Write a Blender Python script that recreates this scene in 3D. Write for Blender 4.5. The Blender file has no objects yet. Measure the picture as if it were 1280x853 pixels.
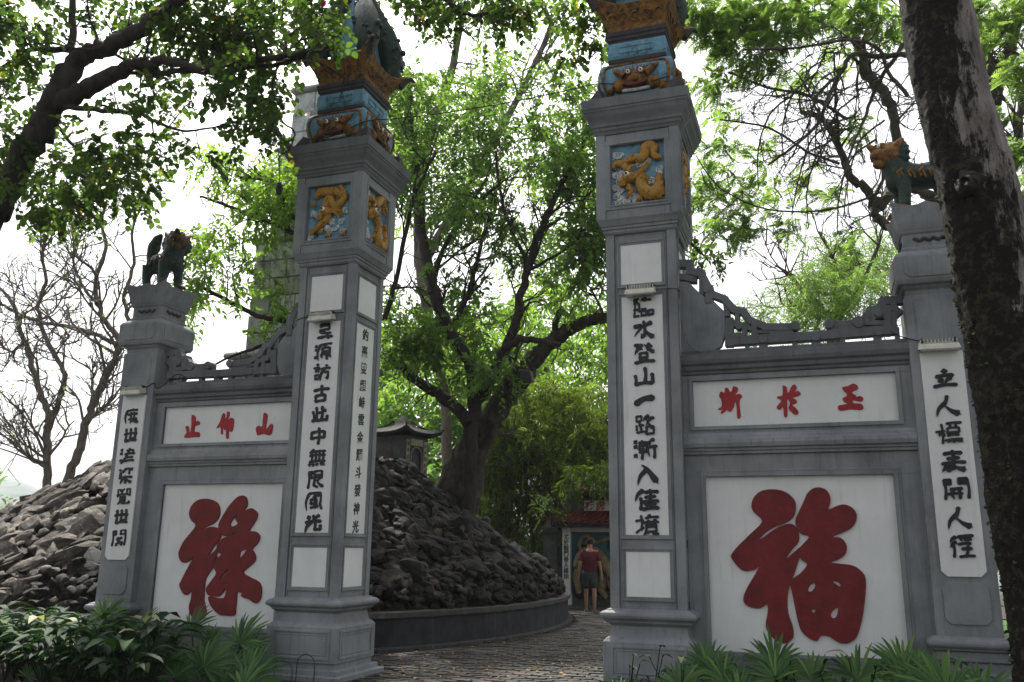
import bpy, math, random
import numpy as np
from mathutils import Vector, Matrix, noise
R_ = math.radians
PI = math.pi
sc = bpy.context.scene
COL = sc.collection
rnd = random.Random(7)
rng = np.random.default_rng(7)

# ------------------------------------------------------------------ camera
CAM = np.array([3.709, -9.201, 1.5]); FPX = 1090.2
_y, _t, _r = R_(19.26), R_(13.35), R_(0.713)
_f = np.array([-math.sin(_y)*math.cos(_t), math.cos(_y)*math.cos(_t), math.sin(_t)])
_x = np.array([math.cos(_y), math.sin(_y), 0.0]); _u = np.cross(_x, _f)
_rt = _x*math.cos(_r) + _u*math.sin(_r); _up = -_x*math.sin(_r) + _u*math.cos(_r)
cam = bpy.data.cameras.new('camera'); co = bpy.data.objects.new('camera', cam); COL.objects.link(co)
co.matrix_world = Matrix(((_rt[0], _up[0], -_f[0], CAM[0]), (_rt[1], _up[1], -_f[1], CAM[1]), (_rt[2], _up[2], -_f[2], CAM[2]), (0, 0, 0, 1)))
cam.sensor_width = 36; cam.lens = FPX/1280*36; cam.clip_end = 3000; cam.clip_start = 0.05
sc.camera = co

# ------------------------------------------------------------------ sky, sun, exposure
SUN_EL, SUN_AZ = 56.0, -38.0          # azimuth measured from +Y towards +X: behind the gate, to the left
w = bpy.data.worlds.new('World'); sc.world = w; w.use_nodes = True
nt = w.node_tree; nt.nodes.clear()
sky = nt.nodes.new('ShaderNodeTexSky'); sky.sky_type = 'NISHITA'; sky.sun_disc = False
sky.sun_elevation = R_(SUN_EL); sky.sun_rotation = R_(SUN_AZ); sky.dust_density = 5; sky.air_density = 1.0; sky.ozone_density = 1.5
hs = nt.nodes.new('ShaderNodeHueSaturation'); hs.inputs['Saturation'].default_value = 0.16
bg = nt.nodes.new('ShaderNodeBackground'); bg.inputs['Strength'].default_value = 0.15
wo = nt.nodes.new('ShaderNodeOutputWorld')
nt.links.new(sky.outputs[0], hs.inputs['Color']); nt.links.new(hs.outputs[0], bg.inputs[0]); nt.links.new(bg.outputs[0], wo.inputs[0])
sl = bpy.data.lights.new('sun', 'SUN'); sl.energy = 4.6; sl.angle = R_(2.0); sl.color = (1, .95, .86)
so = bpy.data.objects.new('sun', sl); COL.objects.link(so)
_d = Vector((math.sin(R_(SUN_AZ))*math.cos(R_(SUN_EL)), math.cos(R_(SUN_AZ))*math.cos(R_(SUN_EL)), math.sin(R_(SUN_EL))))
so.rotation_euler = (-_d).to_track_quat('-Z', 'Y').to_euler()
sc.view_settings.view_transform = 'Standard'; sc.view_settings.look = 'None'; sc.view_settings.gamma = 1
sc.view_settings.exposure = 0.85
HAZE = .0004
sc.cycles.max_bounces = 8; sc.cycles.transparent_max_bounces = 4

# ------------------------------------------------------------------ helpers
def ray(u, v): return _f + _rt*((u-640)/FPX) - _up*((v-426.5)/FPX)
def at(u, v, Y):
    """world point on the vertical plane y=Y seen where the photograph shows (u,v)"""
    d = ray(u, v); return CAM + d*((Y-CAM[1])/d[1])
def atz(u, v, Z=0.0):
    d = ray(u, v); return CAM + d*((Z-CAM[2])/d[2])
def pxm(p):            # metres per photo pixel at a world point
    return float((np.array(p)-CAM) @ _f)/FPX

W = {}                 # world location of every object used as a parent
def setp(o, label=None, cat=None, group=None, kind=None):
    if label: o['label'] = label
    if cat: o['category'] = cat
    if group: o['group'] = group
    if kind: o['kind'] = kind
    return o
def empty(name, loc, label, cat, group=None):
    o = bpy.data.objects.new(name, None); COL.objects.link(o); o.empty_display_size = .2
    o.location = loc; W[o.name] = np.array(loc, float); return setp(o, label, cat, group)
class MB:
    def __init__(s): s.v = []; s.f = []
    def add(s, vs, fs):
        n = len(s.v); s.v += [tuple(map(float, p)) for p in vs]; s.f += [tuple(i+n for i in f) for f in fs]; return s
    def box(s, x0, x1, y0, y1, z0, z1):
        return s.add([(x0,y0,z0),(x1,y0,z0),(x1,y1,z0),(x0,y1,z0),(x0,y0,z1),(x1,y0,z1),(x1,y1,z1),(x0,y1,z1)],
                     [(0,3,2,1),(4,5,6,7),(0,1,5,4),(1,2,6,5),(2,3,7,6),(3,0,4,7)])
    def stack(s, cx, cy, prof, caps=True):      # square cross sections (z, half width)
        vs = []; fs = []
        for z, h in prof: vs += [(cx-h,cy-h,z),(cx+h,cy-h,z),(cx+h,cy+h,z),(cx-h,cy+h,z)]
        for i in range(len(prof)-1):
            for k in range(4): a = i*4+k; b = i*4+(k+1)%4; fs.append((a, b, b+4, a+4))
        if caps: fs.append((3,2,1,0)); n = (len(prof)-1)*4; fs.append((n,n+1,n+2,n+3))
        return s.add(vs, fs)
    def sweep(s, prof, x0, x1):                 # (y,z) outline swept along x
        n = len(prof); vs = [(x0,y,z) for y,z in prof]+[(x1,y,z) for y,z in prof]
        fs = [(i,(i+1)%n,(i+1)%n+n,i+n) for i in range(n)] + [tuple(range(n))[::-1], tuple(range(n,2*n))]
        return s.add(vs, fs)
    def prism(s, pts, y0, y1):                  # outline in x,z with depth in y
        n = len(pts); vs = [(x,y0,z) for x,z in pts]+[(x,y1,z) for x,z in pts]
        fs = [(i,(i+1)%n,(i+1)%n+n,i+n) for i in range(n)] + [tuple(range(n))[::-1], tuple(range(n,2*n))]
        return s.add(vs, fs)
    def tube(s, pts, rad, k=8, caps=True):
        pts = np.array(pts, float); n = len(pts)
        rad = [rad]*n if np.isscalar(rad) else list(rad)
        t = np.gradient(pts, axis=0); t /= np.linalg.norm(t, axis=1)[:,None]+1e-9
        a = np.array([0,0,1.0]) if abs(t[0][2]) < .9 else np.array([1.0,0,0])
        nrm = np.cross(t[0], a); nrm /= np.linalg.norm(nrm); vs = []
        for i in range(n):
            nrm = nrm - t[i]*(nrm@t[i]); nrm /= np.linalg.norm(nrm)+1e-9; b = np.cross(t[i], nrm)
            for j in range(k):
                q = 2*PI*j/k; vs.append(pts[i]+rad[i]*(math.cos(q)*nrm+math.sin(q)*b))
        fs = [(i*k+j, i*k+(j+1)%k, (i+1)*k+(j+1)%k, (i+1)*k+j) for i in range(n-1) for j in range(k)]
        if caps: fs += [tuple(range(k))[::-1], tuple(range((n-1)*k, n*k))]
        return s.add(vs, fs)
    def ball(s, c, r, nu=10, nv=7, sq=(1,1,1)):
        vs = [(c[0], c[1], c[2]-r*sq[2])]
        for i in range(1, nv):
            ph = -PI/2+PI*i/nv
            for j in range(nu):
                th = 2*PI*j/nu; vs.append((c[0]+r*sq[0]*math.cos(ph)*math.cos(th), c[1]+r*sq[1]*math.cos(ph)*math.sin(th), c[2]+r*sq[2]*math.sin(ph)))
        vs.append((c[0], c[1], c[2]+r*sq[2])); fs = []
        for j in range(nu): fs.append((0, 1+(j+1)%nu, 1+j))
        for i in range(nv-2):
            for j in range(nu): a = 1+i*nu+j; b = 1+i*nu+(j+1)%nu; fs.append((a,b,b+nu,a+nu))
        L = len(vs)-1
        for j in range(nu): fs.append((L, 1+(nv-2)*nu+j, 1+(nv-2)*nu+(j+1)%nu))
        return s.add(vs, fs)
def finish(name, me, m, parent, smooth=None, bevel=0):
    if m: me.materials.append(m)
    o = bpy.data.objects.new(name, me); COL.objects.link(o)
    if parent is not None: o.parent = parent; W[o.name] = W[parent.name].copy()
    else: W[o.name] = np.zeros(3)
    if smooth is not None:
        me.polygons.foreach_set('use_smooth', [True]*len(me.polygons)); me.set_sharp_from_angle(angle=R_(smooth))
    if bevel:
        b = o.modifiers.new('bevel', 'BEVEL'); b.width = bevel; b.segments = 2; b.limit_method = 'ANGLE'; b.angle_limit = R_(35)
    return o
def ob(name, mb, m, parent=None, smooth=None, bevel=0, **kw):
    P = W[parent.name] if parent is not None else np.zeros(3)
    me = bpy.data.meshes.new(name); me.from_pydata((np.array(mb.v)-P).tolist(), [], mb.f); me.update()
    import bmesh
    bm = bmesh.new(); bm.from_mesh(me); bmesh.ops.recalc_face_normals(bm, faces=bm.faces); bm.to_mesh(me); bm.free()
    return setp(finish(name, me, m, parent, smooth, bevel), **kw)
def fast(name, V, F, m, parent=None, tint=None, smooth=False, **kw):
    """numpy mesh: V (n,3), F (m,k) same-size faces, tint one value per face"""
    P = W[parent.name] if parent is not None else np.zeros(3)
    V = np.asarray(V, np.float32)-P.astype(np.float32); F = np.asarray(F, np.int32); k = F.shape[1]
    me = bpy.data.meshes.new(name); me.vertices.add(len(V)); me.vertices.foreach_set('co', V.ravel())
    me.loops.add(F.size); me.loops.foreach_set('vertex_index', F.ravel())
    me.polygons.add(len(F)); me.polygons.foreach_set('loop_start', np.arange(0, F.size, k, dtype=np.int32))
    me.update(calc_edges=True)
    if tint is not None:
        at_ = me.attributes.new('tint', 'FLOAT', 'FACE'); at_.data.foreach_set('value', np.asarray(tint, np.float32))
    if smooth: me.polygons.foreach_set('use_smooth', [True]*len(me.polygons))
    return setp(finish(name, me, m, parent), **kw)

# ------------------------------------------------------------------ materials
def nodes(name):
    m = bpy.data.materials.new(name); m.use_nodes = True; n = m.node_tree; b = n.nodes['Principled BSDF']; return m, n, b
def ramp(n, stops):
    r = n.nodes.new('ShaderNodeValToRGB'); e = r.color_ramp.elements
    while len(e) < len(stops): e.new(0.5)
    for i, (p, c) in enumerate(stops): e[i].position = p; e[i].color = (*c, 1)
    return r
def tex(n, scale, detail=5, rough=.6, stretch=(1,1,1), kind='ShaderNodeTexNoise', dist=0):
    tc = n.nodes.new('ShaderNodeNewGeometry'); mp = n.nodes.new('ShaderNodeMapping'); mp.inputs['Scale'].default_value = stretch
    t = n.nodes.new(kind); t.inputs['Scale'].default_value = scale
    if kind == 'ShaderNodeTexNoise':
        t.inputs['Detail'].default_value = detail; t.inputs['Roughness'].default_value = rough; t.inputs['Distortion'].default_value = dist
    n.links.new(tc.outputs['Position'], mp.inputs[0]); n.links.new(mp.outputs[0], t.inputs['Vector']); return t
def mixc(n, fac, a, b, mode='MIX'):
    x = n.nodes.new('ShaderNodeMix'); x.data_type = 'RGBA'; x.blend_type = mode
    if isinstance(fac, (int, float)): x.inputs[0].default_value = fac
    else: n.links.new(fac, x.inputs[0])
    for i, s in ((6, a), (7, b)):
        if isinstance(s, tuple): x.inputs[i].default_value = (*s, 1)
        else: n.links.new(s, x.inputs[i])
    return x.outputs[2]
def bump(n, b, h, strength, dist=.01):
    k = n.nodes.new('ShaderNodeBump'); k.inputs['Strength'].default_value = strength; k.inputs['Distance'].default_value = dist
    n.links.new(h, k.inputs['Height']); n.links.new(k.outputs[0], b.inputs['Normal'])
def M(name, c1, c2, scale=6, rough=.7, bs=.3, bd=.01, stretch=(1,1,1), bscale=60, stain=None, st_scale=3, st_stretch=(1.5,1.5,.25), st_pos=(.52,.72), spec=.3, metal=0, detail=6):
    m, n, b = nodes(name)
    t = tex(n, scale, detail, .65, stretch); r = ramp(n, [(.3, c1), (.7, c2)]); n.links.new(t.outputs[0], r.inputs[0]); c = r.outputs[0]
    if stain:
        s = tex(n, st_scale, 7, .7, st_stretch); sr = ramp(n, [(st_pos[0], (0,0,0)), (st_pos[1], (1,1,1))]); n.links.new(s.outputs[0], sr.inputs[0])
        c = mixc(n, sr.outputs[0], c, stain)
    n.links.new(c, b.inputs['Base Color']); b.inputs['Roughness'].default_value = rough; b.inputs['Specular IOR Level'].default_value = spec; b.inputs['Metallic'].default_value = metal
    bt = tex(n, bscale, 6, .7); bump(n, b, bt.outputs[0], bs, bd)
    return m
def flat(name, c, rough=.6, spec=.3):
    c2 = tuple(x*1.25 for x in c); c1 = tuple(x*.78 for x in c); return M(name, c1, c2, 9, rough, .2, .004, spec=spec)
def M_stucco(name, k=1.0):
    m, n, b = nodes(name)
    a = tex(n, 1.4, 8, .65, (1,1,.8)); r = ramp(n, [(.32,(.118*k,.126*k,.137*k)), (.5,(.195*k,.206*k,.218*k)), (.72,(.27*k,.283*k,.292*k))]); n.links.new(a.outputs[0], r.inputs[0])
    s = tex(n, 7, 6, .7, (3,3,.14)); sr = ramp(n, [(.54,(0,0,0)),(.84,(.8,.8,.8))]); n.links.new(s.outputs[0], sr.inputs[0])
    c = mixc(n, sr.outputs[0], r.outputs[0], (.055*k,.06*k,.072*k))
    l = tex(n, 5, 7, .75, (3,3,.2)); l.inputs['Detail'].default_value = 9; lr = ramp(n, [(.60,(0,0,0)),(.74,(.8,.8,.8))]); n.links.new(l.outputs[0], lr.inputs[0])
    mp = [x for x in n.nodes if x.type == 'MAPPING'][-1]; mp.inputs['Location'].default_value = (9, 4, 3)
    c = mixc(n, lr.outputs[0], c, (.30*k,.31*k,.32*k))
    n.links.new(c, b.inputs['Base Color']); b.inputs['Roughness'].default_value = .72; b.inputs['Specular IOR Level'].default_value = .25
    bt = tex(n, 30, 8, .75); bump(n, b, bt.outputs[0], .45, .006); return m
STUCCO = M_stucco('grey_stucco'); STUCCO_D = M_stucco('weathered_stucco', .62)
WHITE = M('white_plaster', (.60,.61,.60), (.70,.71,.70), 2.2, .75, .25, .004, stain=(.40,.40,.37), st_scale=6, st_stretch=(3,3,.22), st_pos=(.56,.92))
INK = M('black_paint', (.010,.011,.016), (.022,.023,.03), 20, .5, .3, .004)
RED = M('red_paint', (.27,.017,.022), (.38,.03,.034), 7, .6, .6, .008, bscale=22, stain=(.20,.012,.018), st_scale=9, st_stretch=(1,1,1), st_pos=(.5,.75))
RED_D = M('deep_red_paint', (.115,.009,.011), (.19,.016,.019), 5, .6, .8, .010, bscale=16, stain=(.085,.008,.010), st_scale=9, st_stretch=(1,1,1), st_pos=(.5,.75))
BLUE = M('blue_tile', (.09,.21,.30), (.17,.34,.44), 12, .6, .8, .008, stain=(.03,.05,.06), st_scale=11, st_stretch=(1,1,.6), st_pos=(.5,.66))
OCHRE = M('ochre_glaze', (.10,.042,.009), (.33,.155,.026), 22, .5, 1, .012, bscale=38, stain=(.025,.016,.010), st_scale=13, st_stretch=(1,1,1), st_pos=(.47,.62))
GOLD = M('golden_glaze', (.26,.12,.018), (.52,.30,.05), 20, .45, 1, .01, bscale=40, stain=(.07,.035,.012), st_scale=20, st_stretch=(1,1,1), st_pos=(.5,.64))
BLACK_ST = M('blackish_stone', (.025,.022,.026), (.06,.052,.06), 10, .8, .5, .008, stain=(.14,.10,.07), st_scale=22, st_stretch=(1,1,1), st_pos=(.6,.75))  # near-black colour with random brown flecks
CLOUD = M('white_relief', (.34,.35,.36), (.66,.66,.64), 16, .7, .8, .01, bscale=25, stain=(.1,.11,.12), st_scale=18, st_stretch=(1,1,1), st_pos=(.5,.7))
GREEN_G = M('dark_green_glaze', (.008,.020,.017), (.030,.06,.045), 14, .5, .8, .02, bscale=24, stain=(.35,.17,.04), st_scale=14, st_stretch=(1,1,1), st_pos=(.62,.7))
LAMP = flat('cream_housing', (.50,.49,.42)); CABLE = flat('grey_cable', (.16,.16,.17)); DARKM = flat('dark_metal', (.03,.03,.033)); WIRE = flat('black_cable', (.02,.02,.02))
EYE = flat('eye_white', (.75,.74,.70)); MAROON = flat('mouth_red', (.09,.02,.018))
def M_rock(name, a, b_, c_):
    m, n, b = nodes(name)
    t = tex(n, 2.6, 9, .7); r = ramp(n, [(.3,a),(.5,b_),(.72,c_)]); n.links.new(t.outputs[0], r.inputs[0])
    v = tex(n, 24, 5, .8); vr = ramp(n, [(.4,(.35,.35,.35)),(.62,(1.25,1.2,1.15))]); n.links.new(v.outputs[0], vr.inputs[0])
    n.links.new(mixc(n, .8, r.outputs[0], vr.outputs[0], 'MULTIPLY'), b.inputs['Base Color']); b.inputs['Roughness'].default_value = .75; b.inputs['Specular IOR Level'].default_value = .3
    bt = tex(n, 13, 9, .75); bump(n, b, bt.outputs[0], 1.0, .06); return m
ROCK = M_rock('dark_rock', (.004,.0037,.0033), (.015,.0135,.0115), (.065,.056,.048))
ROCK_L = M_rock('sunlit_tone_rock', (.035,.03,.026), (.12,.104,.09), (.36,.32,.28))  # left rocks: sunlight is put into this paler tan colour
def M_leaf(name, dark, mid, light, yellow=None, trans=.5, ypos=.97):
    m, n, b = nodes(name)
    a = n.nodes.new('ShaderNodeAttribute'); a.attribute_name = 'tint'
    st = [(0,dark),(.5,mid),(.93,light)]
    if yellow: st += [(ypos, yellow)]
    r = ramp(n, st); n.links.new(a.outputs['Fac'], r.inputs[0])
    n.links.new(r.outputs[0], b.inputs['Base Color']); b.inputs['Roughness'].default_value = .5; b.inputs['Specular IOR Level'].default_value = .35
    tr = n.nodes.new('ShaderNodeBsdfTranslucent'); g = n.nodes.new('ShaderNodeMix'); g.data_type = 'RGBA'; g.blend_type = 'MULTIPLY'; g.inputs[0].default_value = 1
    n.links.new(r.outputs[0], g.inputs[6]); g.inputs[7].default_value = (1.6,1.65,.75,1); n.links.new(g.outputs[2], tr.inputs[0])
    mx = n.nodes.new('ShaderNodeMixShader'); mx.inputs[0].default_value = trans
    out = n.nodes['Material Output']; n.links.new(b.outputs[0], mx.inputs[1]); n.links.new(tr.outputs[0], mx.inputs[2]); n.links.new(mx.outputs[0], out.inputs[0]); return m
LEAF_A = M_leaf('leaf_broad', (.022,.045,.012), (.048,.09,.022), (.11,.175,.035), (.42,.26,.03), .55)
LEAF_B = M_leaf('leaf_lance', (.08,.15,.035), (.14,.235,.055), (.21,.33,.08), None, .58)
LEAF_C = M_leaf('leaf_centre', (.042,.088,.024), (.085,.155,.040), (.145,.235,.06), None, .56)
LEAF_BAMBOO = M_leaf('leaf_bamboo', (.025,.05,.012), (.08,.13,.02), (.22,.28,.05), None, .45)
LEAF_F = M_leaf('leaf_feather', (.09,.15,.05), (.15,.24,.08), (.22,.33,.12), (.30,.30,.06), .55)
LEAF_FAR = M_leaf('leaf_far', (.05,.11,.025), (.10,.19,.04), (.18,.29,.07), None, .5)
LEAF_PALM = M_leaf('leaf_palm', (.02,.065,.018), (.05,.13,.03), (.13,.24,.05), None, .4)
LEAF_DARK = M_leaf('leaf_ground', (.006,.022,.008), (.014,.042,.014), (.045,.10,.022), (.35,.36,.22), .25, .985)
[n for n in LEAF_DARK.node_tree.nodes if n.type == 'BSDF_PRINCIPLED'][0].inputs['Roughness'].default_value = .6
[n for n in LEAF_DARK.node_tree.nodes if n.type == 'BSDF_PRINCIPLED'][0].inputs['Specular IOR Level'].default_value = .12
def M_bark(name, a, b_, moss=None, stretch=(1,1,.3), bd=.03, scale=8):
    m, n, b = nodes(name)
    t = tex(n, scale, 8, .7, stretch); r = ramp(n, [(.35,a),(.68,b_)]); n.links.new(t.outputs[0], r.inputs[0]); c = r.outputs[0]
    if moss:
        s = tex(n, 3, 8, .7); sr = ramp(n, [(.48,(0,0,0)),(.58,(1,1,1))]); n.links.new(s.outputs[0], sr.inputs[0]); c = mixc(n, sr.outputs[0], c, moss)
    n.links.new(c, b.inputs['Base Color']); b.inputs['Roughness'].default_value = .85; b.inputs['Specular IOR Level'].default_value = .15
    bump(n, b, t.outputs[0], 1, bd); return m
BARK_D = M_bark('dark_bark', (.018,.015,.013), (.05,.043,.038)); BARK_G = M_bark('grey_bark', (.035,.03,.026), (.13,.115,.10), (.05,.05,.035)); BARK_B = M_bark('bare_bark', (.08,.068,.06), (.19,.165,.145))
BARK_GN = M_bark('gnarled_bark', (.02,.017,.014), (.11,.092,.075), (.04,.036,.028), (1,1,.5), .09, 5)

# ------------------------------------------------------------------ ground, water, path
def sheet(name, pts, z, m, **kw):
    mb = MB(); mb.add([(x,y,z) for x,y in pts], [tuple(range(len(pts)))]); return ob(name, mb, m, None, **kw)
m_soil = M('soil', (.022,.018,.013), (.05,.04,.03), 4, .95, 1, .03, bscale=25, stain=(.035,.045,.018), st_scale=2, st_stretch=(1,1,1))
m_lawn = M('lawn', (.035,.09,.015), (.07,.16,.03), 9, .9, 1, .05, bscale=50)
m_water, n_, b_ = nodes('lake_water'); b_.inputs['Base Color'].default_value = (.05,.07,.06,1); b_.inputs['Roughness'].default_value = .12; b_.inputs['Specular IOR Level'].default_value = .8
bump(n_, b_, tex(n_, .7, 5, .6, (1,2.5,1)).outputs[0], .35, .15)
sheet('lake', [(-700,-700),(700,-700),(700,900),(-700,900)], -.9, m_water, kind='structure')
gp = [(30*math.cos(2*PI*i/40)*(1+.12*math.sin(3*i)) - 3, 24*math.sin(2*PI*i/40)*(1+.08*math.sin(5*i)) + 8) for i in range(40)]
mbg = MB(); n = len(gp)
mbg.add([(x,y,0) for x,y in gp]+[(x*1.04,y*1.04,-1.2) for x,y in gp], [tuple(range(n))]+[(i,i+n,(i+1)%n+n,(i+1)%n) for i in range(n)])
ob('ground', mbg, m_soil, None, kind='structure')
sheet('lawn', [(5.9,1.2),(12,1.0),(17,8),(14,17),(6.5,14),(4.5,5),(4.9,1.6)], .012, m_lawn, kind='structure')

# mound shape shared by the rockery, the shrine, the tree and the tower
MX, MY = -6.3, 7.0
def q_of(x, y):
    a = 5.1 if x > MX else 10.0; b = 6.5 if y < MY else 7.5
    return math.hypot((x-MX)/a, (y-MY)/b)
def H(x, y):
    q = q_of(x, y); b = min(1, max(0, (MX-x)/1.8)); b = b*b*(3-2*b)
    return .5 + min((3.9+.8*b)*max(0, 1-q), 2.42+.93*b+.3*(1-q)) if q < 1 else .5
def ell(t, k=1.0):      # kerb outline of the rockery; t=0 points +x
    c, s = math.cos(t), math.sin(t); return MX + (5.1 if c > 0 else 10.0)*c*k, MY + (6.5 if s < 0 else 7.5)*s*k

# paved path: herringbone-free running bond of worn bricks
m_joint = M('path_bed', (.018,.016,.014), (.04,.035,.03), 12, .95, .6, .01)
sheet('path', [(-2.6,-3.5),(2.6,-3.5),(3.2,-1.0),(2.6,1.0),(2.4,5),(2.6,14),(-6,16),(-6.2,14.0),(-1.9,13.2),(-1.0,10),(-.9,6),(-1.1,4),(-1.9,2.4),(-3,1.2),(-2.6,0)], .018, m_joint, kind='structure')
PATHO = bpy.data.objects['path']
paver_m = [M('paver_red', (.018,.009,.007), (.045,.021,.015), 9, .6, .7, .01, spec=.3), M('paver_grey', (.010,.009,.008), (.026,.023,.020), 9, .6, .7, .01, spec=.3), M('paver_dark', (.007,.0065,.006), (.018,.016,.014), 9, .6, .7, .01, spec=.3)]
cells = []
bw, bl = .12, .245
j = 0; y = -1.6
while y < 11.5:
    x = -3.2 + (bl/2 if j % 2 else 0)
    while x < 2.8:
        q = math.hypot((x-MX)/5.24, (y-MY)/(6.64 if y < MY else 7.6))
        if q > 1.0 and not (abs(abs(x)-2) < .72 and -.4 < y < 1.1) and -2.7 < x < 2.4 and abs(x) < 2.4: cells.append((x, y))
        x += bl
    y += bw; j += 1
def pj(p):
    d = np.array(p)-CAM; z = d@_f; return (640+FPX*(d@_rt)/z, 426.5-FPX*(d@_up)/z, z)
def inview(p):
    u, v, z = pj(p); return z > 0 and 455 < u < 765 and v < 860
cv = sorted([c for c in cells if inview((*c, 0))], key=lambda c: pj((*c, 0))[2]); near = set(cv[:300])
pm = []
for k in range(4):
    mb = MB(); h = .018; a, b2 = bl/2-.007, bw/2-.006; e = .007
    mb.add([(-a,-b2,0),(a,-b2,0),(a,b2,0),(-a,b2,0),(-a+e,-b2+e,h+rnd.uniform(-.004,.004)),(a-e,-b2+e,h+rnd.uniform(-.004,.004)),(a-e,b2-e,h+rnd.uniform(-.004,.004)),(-a+e,b2-e,h+rnd.uniform(-.004,.004))], [(4,5,6,7),(0,1,5,4),(1,2,6,5),(2,3,7,6),(3,0,4,7)])
    me = bpy.data.meshes.new('paver'); me.from_pydata(mb.v, [], mb.f); me.materials.append(paver_m[[0,1,2,1][k]]); pm.append(me)
rest = [MB(), MB(), MB()]
for c in cells:
    k = rnd.choice([0,1,1,2,2,3]); dz = rnd.uniform(-.006,.006); rz = rnd.gauss(0, .02)
    if c in near:
        o = bpy.data.objects.new('paver', pm[k]); COL.objects.link(o); o.parent = PATHO; o.location = (c[0], c[1], .019+dz); o.rotation_euler = (rnd.gauss(0,.012), rnd.gauss(0,.012), rz)
    else:
        g = rest[[0,1,2,1][k]]; g.box(c[0]-bl/2+.007, c[0]+bl/2-.007, c[1]-bw/2+.006, c[1]+bw/2-.006, .019, .036+dz)
for k in range(3): ob('paving', rest[k], paver_m[k], PATHO, kind='stuff')

# ------------------------------------------------------------------ lettering
def smooth_path(p, n=5, closed=False):
    p = [np.array(a, float) for a in p]; out = []; N = len(p)
    rng_ = range(N if closed else N-1)
    for i in rng_:
        a, b, c, d = (p[(i-1)%N], p[i], p[(i+1)%N], p[(i+2)%N]) if closed else (p[max(i-1,0)], p[i], p[i+1], p[min(i+2,N-1)])
        for k in range(n):
            t = k/n; out.append(.5*((2*b)+(-a+c)*t+(2*a-5*b+4*c-d)*t*t+(-a+3*b-3*c+d)*t**3))
    if not closed: out.append(p[-1])
    return out
STK = {
'臨':'1119 1131 2123 1333 1636 3337 1939 6142p 5282 4666v 4767 4749 6769 4969 7797 7779 9799 7999','水':'5158 5847d 134317p 8254p 5499n','登':'113124p 2243d 4115p 5195n 7163p 8264p 3565 3537 6567 3767 3748d 6758d 1999',
'山':'5157 1418 1888 8488','一':'1684m','路':'1131 1113 3133 1333 2337 2545 1517 1858 6143p 5282 8255p 5287n 5686 5659 8689 5989','漸':'0112d 0314d 0718d 2252 2353 2325 5355 2545 2656 3139 8162p 6268p 6494 8489',
'入':'315399n 5319p','佳':'3105p 2429 4292 6165 4484 3696 4787 6569 3999','境':'0333 2127 0836 5162d 4292 5354d 8374d 3494 4585 4548 8588 4686 4888 5839p 787999',
'立':'5153d 2484 3547d 7557p 1898','人':'5144 4419p 4599n','標':'0434 2129 2416p 2536d 4191 4383 4345 8385 4585 5153 7173 4686 3898 6869 5849p 7899d','表':'5156 2282 3474 1696 5619p 3639 3958 5799n',
'開':'1119 1131 3133 1232 1333 9199 6191 6163 6292 6393 3575 2777 4549p 6569','徑':'3113p 3315p 2429 4191 5153p 7163p 8273p 4484 5686 7569 4999',
'尋':'2171 7174 2272 2474 2545d 4655 5686 6668 1898 6679 3848d','源':'0112d 0314d 0718d 3191 3129p 6153p 4383 4346 8386 4585 4686 6679 4648p 7698d','訪':'2021d 0232 1333 1434 1636 1618 3638 1838 7172d 4393 6349p 6585 8588 8878d',
'古':'1393 5156 2676 2629 7679 2979','此':'3137 3454 1327 1858 8364p 6168 6898 9896','中':'1383 1316 8386 1686 5159','無':'3113p 1292 2227 4247 6267 8287 1494 1797 1819d 3839d 5859d 7899d',
'限':'1119 1131 3123 2334 3424p 4181 8184 4383 4484 4148 4869 5599n 8466p','風':'2119p 2181 8187 8799 7243p 3464 3436 6466 3666 5158 3868 6778d','光':'5154 2133d 8163p 1494 4419p 6468 6898 9896',
'度':'5152d 1282 1219p 2484 4347 6367 4767 3787 7749p 4799n','世':'1494 2128 5157 8187 5787 2898','津':'0112d 0314d 0718d 4282 3494 8284 4484 4686 3898 6119','梁':'1112d 1324d 1425d 4171 7174 5133p 8192d 3233d 1696 5559 5629p 5699n',
'覺':'1115 1131 4143 5151 7174 7191 9195 3242 1484 3565 3568 6568 3666 3767 3868 4829p 5859 5999 9998','閣':'1119 1131 3133 1232 1333 9199 6191 6163 6393 5546p 4575 7557p 4688n 4878 4849 7879'}
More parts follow.
